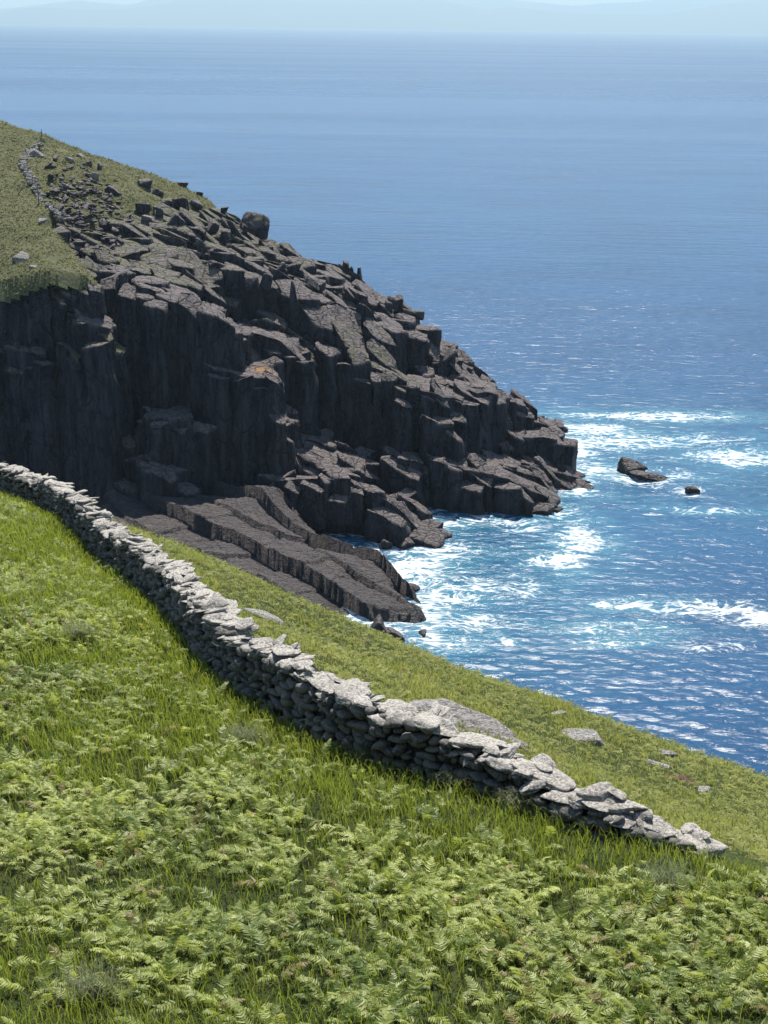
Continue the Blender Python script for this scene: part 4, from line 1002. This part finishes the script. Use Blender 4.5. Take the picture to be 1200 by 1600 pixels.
for px, py, rx, ry, s_ in FO:
    c = PZ(px, py, 0.0); t = math.sqrt((c[0]) ** 2 + c[1] ** 2 + CAM_H ** 2); mx = 1.3 * rx * t / F; my = 1.3 * ry * t / F / (CAM_H / t)
    q = ((wx - c[0]) / mx) ** 2 + ((wy - c[1]) / my) ** 2
    fn = np.maximum(fn, s_ * np.exp(-q * 0.9)); tn = np.maximum(tn, 0.9 * s_ * np.exp(-q * 0.5) if px < 1000 or py < 800 else 0)
# white water hugging the rocks
hd = top(xn, yn, False); shore = np.clip((hd + 14) / 14, 0, 1)
rk = np.zeros_like(xn)
for o in [q for q in C.objects if q.name.startswith('sea_rock')]:
    rd = np.hypot((xn - o.location.x) / (o.dimensions.x * .5 + 1.5), (yn - o.location.y) / (o.dimensions.y * .5 + 3)); rk = np.maximum(rk, 0.85 * np.exp(-(rd ** 2) * .7))
apd = sdist(apq, xn, yn); fn = np.maximum.reduce([fn, 0.75 * shore, rk, 0.95 * np.exp(-np.maximum(apd, 0) / 3.0)])
tn = np.maximum.reduce([tn, 0.8 * shore, 0.9 * np.exp(-np.maximum(apd, 0) / 12.0)])
foam[nearm] = fn; teal[nearm] = tn
lane = np.zeros_like(X)
t = NT('sea_water'); p = t.pos()
xyz = t.n('SeparateXYZ', {0: p}); dist = t.n('VectorMath', {0: p}, operation='LENGTH').outputs['Value']
fo = t.attr('foam'); te = t.attr('teal')
wp = t.n('VectorMath', {0: p, 1: t.n('VectorMath', {0: t.n('TexNoise', {'Vector': p, 'Scale': 0.12, 'Detail': 3}).outputs[1], 1: (7, 7, 0)}, operation='MULTIPLY').outputs[0]}, operation='ADD').outputs[0]
f1 = t.noise(t.n('Mapping', {'Vector': wp, 'Scale': (0.28, 0.6, 1), 'Rotation': (0, 0, 0.25)}).outputs[0], 1.0, 9, 0.68)
f2 = t.noise(t.n('Mapping', {'Vector': wp, 'Scale': (1.1, 2.2, 1)}).outputs[0], 1.0, 7, 0.75)
vor = t.n('TexVoronoi', {'Vector': t.n('Mapping', {'Vector': wp, 'Scale': (0.45, 0.75, 1)}).outputs[0], 'Scale': 1.0}, feature='DISTANCE_TO_EDGE').outputs[0]
vor2 = t.n('TexVoronoi', {'Vector': t.n('Mapping', {'Vector': wp, 'Scale': (1.0, 1.9, 1), 'Rotation': (0, 0, 0.4)}).outputs[0], 'Scale': 1.0}, feature='DISTANCE_TO_EDGE').outputs[0]
net = t.math('ADD', t.math('SUBTRACT', 0.50, t.math('MULTIPLY', vor, 1.1)), t.math('SUBTRACT', 0.30, t.math('MULTIPLY', vor2, 1.0)))
ff = t.math('ADD', t.math('MULTIPLY', f1, 0.42), t.math('ADD', t.math('MULTIPLY', f2, 0.30), t.math('MULTIPLY', net, 0.30)))
ff = t.math('MULTIPLY_ADD', ff, 2.3, -0.62)
fm = t.math('MULTIPLY', t.math('ADD', ff, t.math('MULTIPLY_ADD', fo, 0.62, -0.95)), 5.0, clamp=True)
fm = t.math('MULTIPLY', fm, t.math('MULTIPLY', fo, 3.0, clamp=True))
deep = t.mix(t.ramp(t.noise(t.pos((1, 1.6, 1)), 0.02, 4), [(0.35, 0), (0.65, 1)]), (0.003, 0.042, 0.115), (0.005, 0.056, 0.150))
tf_ = t.math('MULTIPLY', te, t.ramp(t.math('ADD', t.math('MULTIPLY', f1, .7), t.math('MULTIPLY', t.noise(p, 0.1, 3), .3)), [(0.34, 0.1), (0.62, 1)]))
col = t.mix(tf_, deep, (0.09, 0.31, 0.36))
t.link(t.mix(t.math('MULTIPLY', fm, 0.93), col, (0.72, 0.78, 0.80)), t.b.inputs['Base Color'])
rough = t.math('ADD', 0.20, t.math('MULTIPLY', t.math('MULTIPLY', dist, 1 / 2500.0, clamp=True), 0.08))
far = t.math('MULTIPLY', dist, 1 / 1800.0, clamp=True)
# slicks: calm lanes seen as lighter and darker bands far out
sl = t.ramp(t.noise(t.n('Mapping', {'Vector': p, 'Scale': (0.0007, 0.0045, 1)}).outputs[0], 1.0, 5, 0.6, 0.4), [(0.42, 0), (0.60, 1)])
rough = t.math('ADD', rough, t.math('MULTIPLY', t.math('MULTIPLY', sl, far), 0.05))
t.link(t.math('ADD', rough, t.math('MULTIPLY', fm, 0.5)), t.b.inputs['Roughness']); t.b.inputs['IOR'].default_value = 1.333; t.b.inputs['Specular IOR Level'].default_value = 0.33
w1 = t.noise(t.n('Mapping', {'Vector': p, 'Scale': (0.55, 1.0, 1), 'Rotation': (0, 0, 0.3)}).outputs[0], 2.4, 5, 0.65)
w2 = t.noise(t.n('Mapping', {'Vector': p, 'Scale': (0.5, 1.1, 1), 'Rotation': (0, 0, -0.15)}).outputs[0], 0.6, 4, 0.6)
w3 = t.noise(t.n('Mapping', {'Vector': p, 'Scale': (0.35, 1.2, 1), 'Rotation': (0, 0, 0.12)}).outputs[0], 0.2, 4, 0.6)
hh = t.math('ADD', t.math('MULTIPLY', w1, 0.10), t.math('MULTIPLY', w2, 0.24))
w4 = t.noise(t.n('Mapping', {'Vector': p, 'Scale': (0.25, 1.3, 1), 'Rotation': (0, 0, 0.06)}).outputs[0], 0.035, 5, 0.62)
hh = t.math('ADD', t.math('ADD', hh, t.math('MULTIPLY', w3, 0.75)), t.math('MULTIPLY', t.math('MULTIPLY', w4, far), 3.0))
hh = t.math('ADD', hh, t.math('MULTIPLY', fm, 0.12))
bst = t.math('MULTIPLY_ADD', sl, 0.40, 0.55)
bn = t.n('Bump', {'Height': hh, 'Strength': bst, 'Distance': 1.0}).outputs[0]
t.link(bn, t.b.inputs['Normal'])
mesh('sea', np.stack([X + DX, Y + DY, Zs], -1).reshape(-1, 3), [grid_faces(*X.shape)], t.m, smooth=True, attrs={'foam': foam.ravel(), 'teal': teal.ravel()}, props={'kind': 'structure'})

# ------------------------------------------------------------------ mountains across the bay
m_mt = mat_ground('mountain_slope', [(0.3, (0.05, 0.06, 0.035)), (0.7, (0.12, 0.12, 0.08))], 0.0012, 10, 0.01)
def ridge(name, dist, prof, depth, seed):
    """prof: (px, crest py) as seen across the bay; built as a real ridge with depth"""
    px = np.linspace(-500, 1700, 420); crest = np.interp(px, [q[0] for q in prof], [q[1] for q in prof])
    pts = P(px, crest, dist); nz_ = n2(pts[:, 0], pts[:, 1], 900, 4, seed) * 28
    yy = np.linspace(-depth, depth, 60)
    Xg = pts[:, 0][None] * (1 + yy[:, None] / dist); Yg = np.full_like(Xg, dist) + yy[:, None]
    prof_ = np.clip(1 - np.abs(yy[:, None] / depth) ** 1.25, 0, 1)
    hz = np.maximum(pts[:, 2] + nz_, 5)[None] * prof_ * (1 + 0.35 * (1 - prof_) * n2(Xg, Yg, 1500, 4, seed + 1)) - 6
    mesh(name, np.stack([Xg, Yg, hz], -1).reshape(-1, 3), [grid_faces(*Xg.shape)], m_mt, smooth=True, props={'kind': 'structure'})
ridge('mountains', 27000, [(-500, 30), (-100, 20), (0, 17), (60, 11), (130, 13), (200, 12), (240, 8), (300, -4), (400, -12), (480, 0), (560, -8), (640, -12), (700, 3), (760, 14), (800, 10), (860, 18), (960, 22), (1050, 20), (1120, 8), (1200, -4), (1300, -14), (1700, -10)], 2400, 5)
ridge('mountains', 33000, [(-500, 0), (0, 14), (120, 0), (200, 8), (280, -14), (420, -26), (560, -30), (700, -14), (820, 2), (900, 8), (1000, 2), (1100, -10), (1200, -20), (1700, -20)], 2600, 15)

# ------------------------------------------------------------------ haze over the bay
hm = bpy.data.materials.new('haze_air'); hm.use_nodes = True; nt = hm.node_tree; nt.nodes.remove(nt.nodes['Principled BSDF'])
pv = nt.nodes.new('ShaderNodeVolumePrincipled'); pv.inputs['Color'].default_value = (0.64, 0.87, 1.0, 1); pv.inputs['Density'].default_value = 8.0e-5; pv.inputs['Anisotropy'].default_value = 0.35
nt.links.new(pv.outputs[0], nt.nodes['Material Output'].inputs['Volume'])
x0, x1, y0, y1, z0, z1 = -36000, 36000, -400, 36500, -9, 1600
v = np.array([(x0, y0, z0), (x1, y0, z0), (x1, y1, z0), (x0, y1, z0), (x0, y0, z1), (x1, y0, z1), (x1, y1, z1), (x0, y1, z1)], float)
f = np.array([(0, 3, 2, 1), (4, 5, 6, 7), (0, 1, 5, 4), (1, 2, 6, 5), (2, 3, 7, 6), (3, 0, 4, 7)])
mesh('haze', v, [f], hm, props={'kind': 'stuff'})
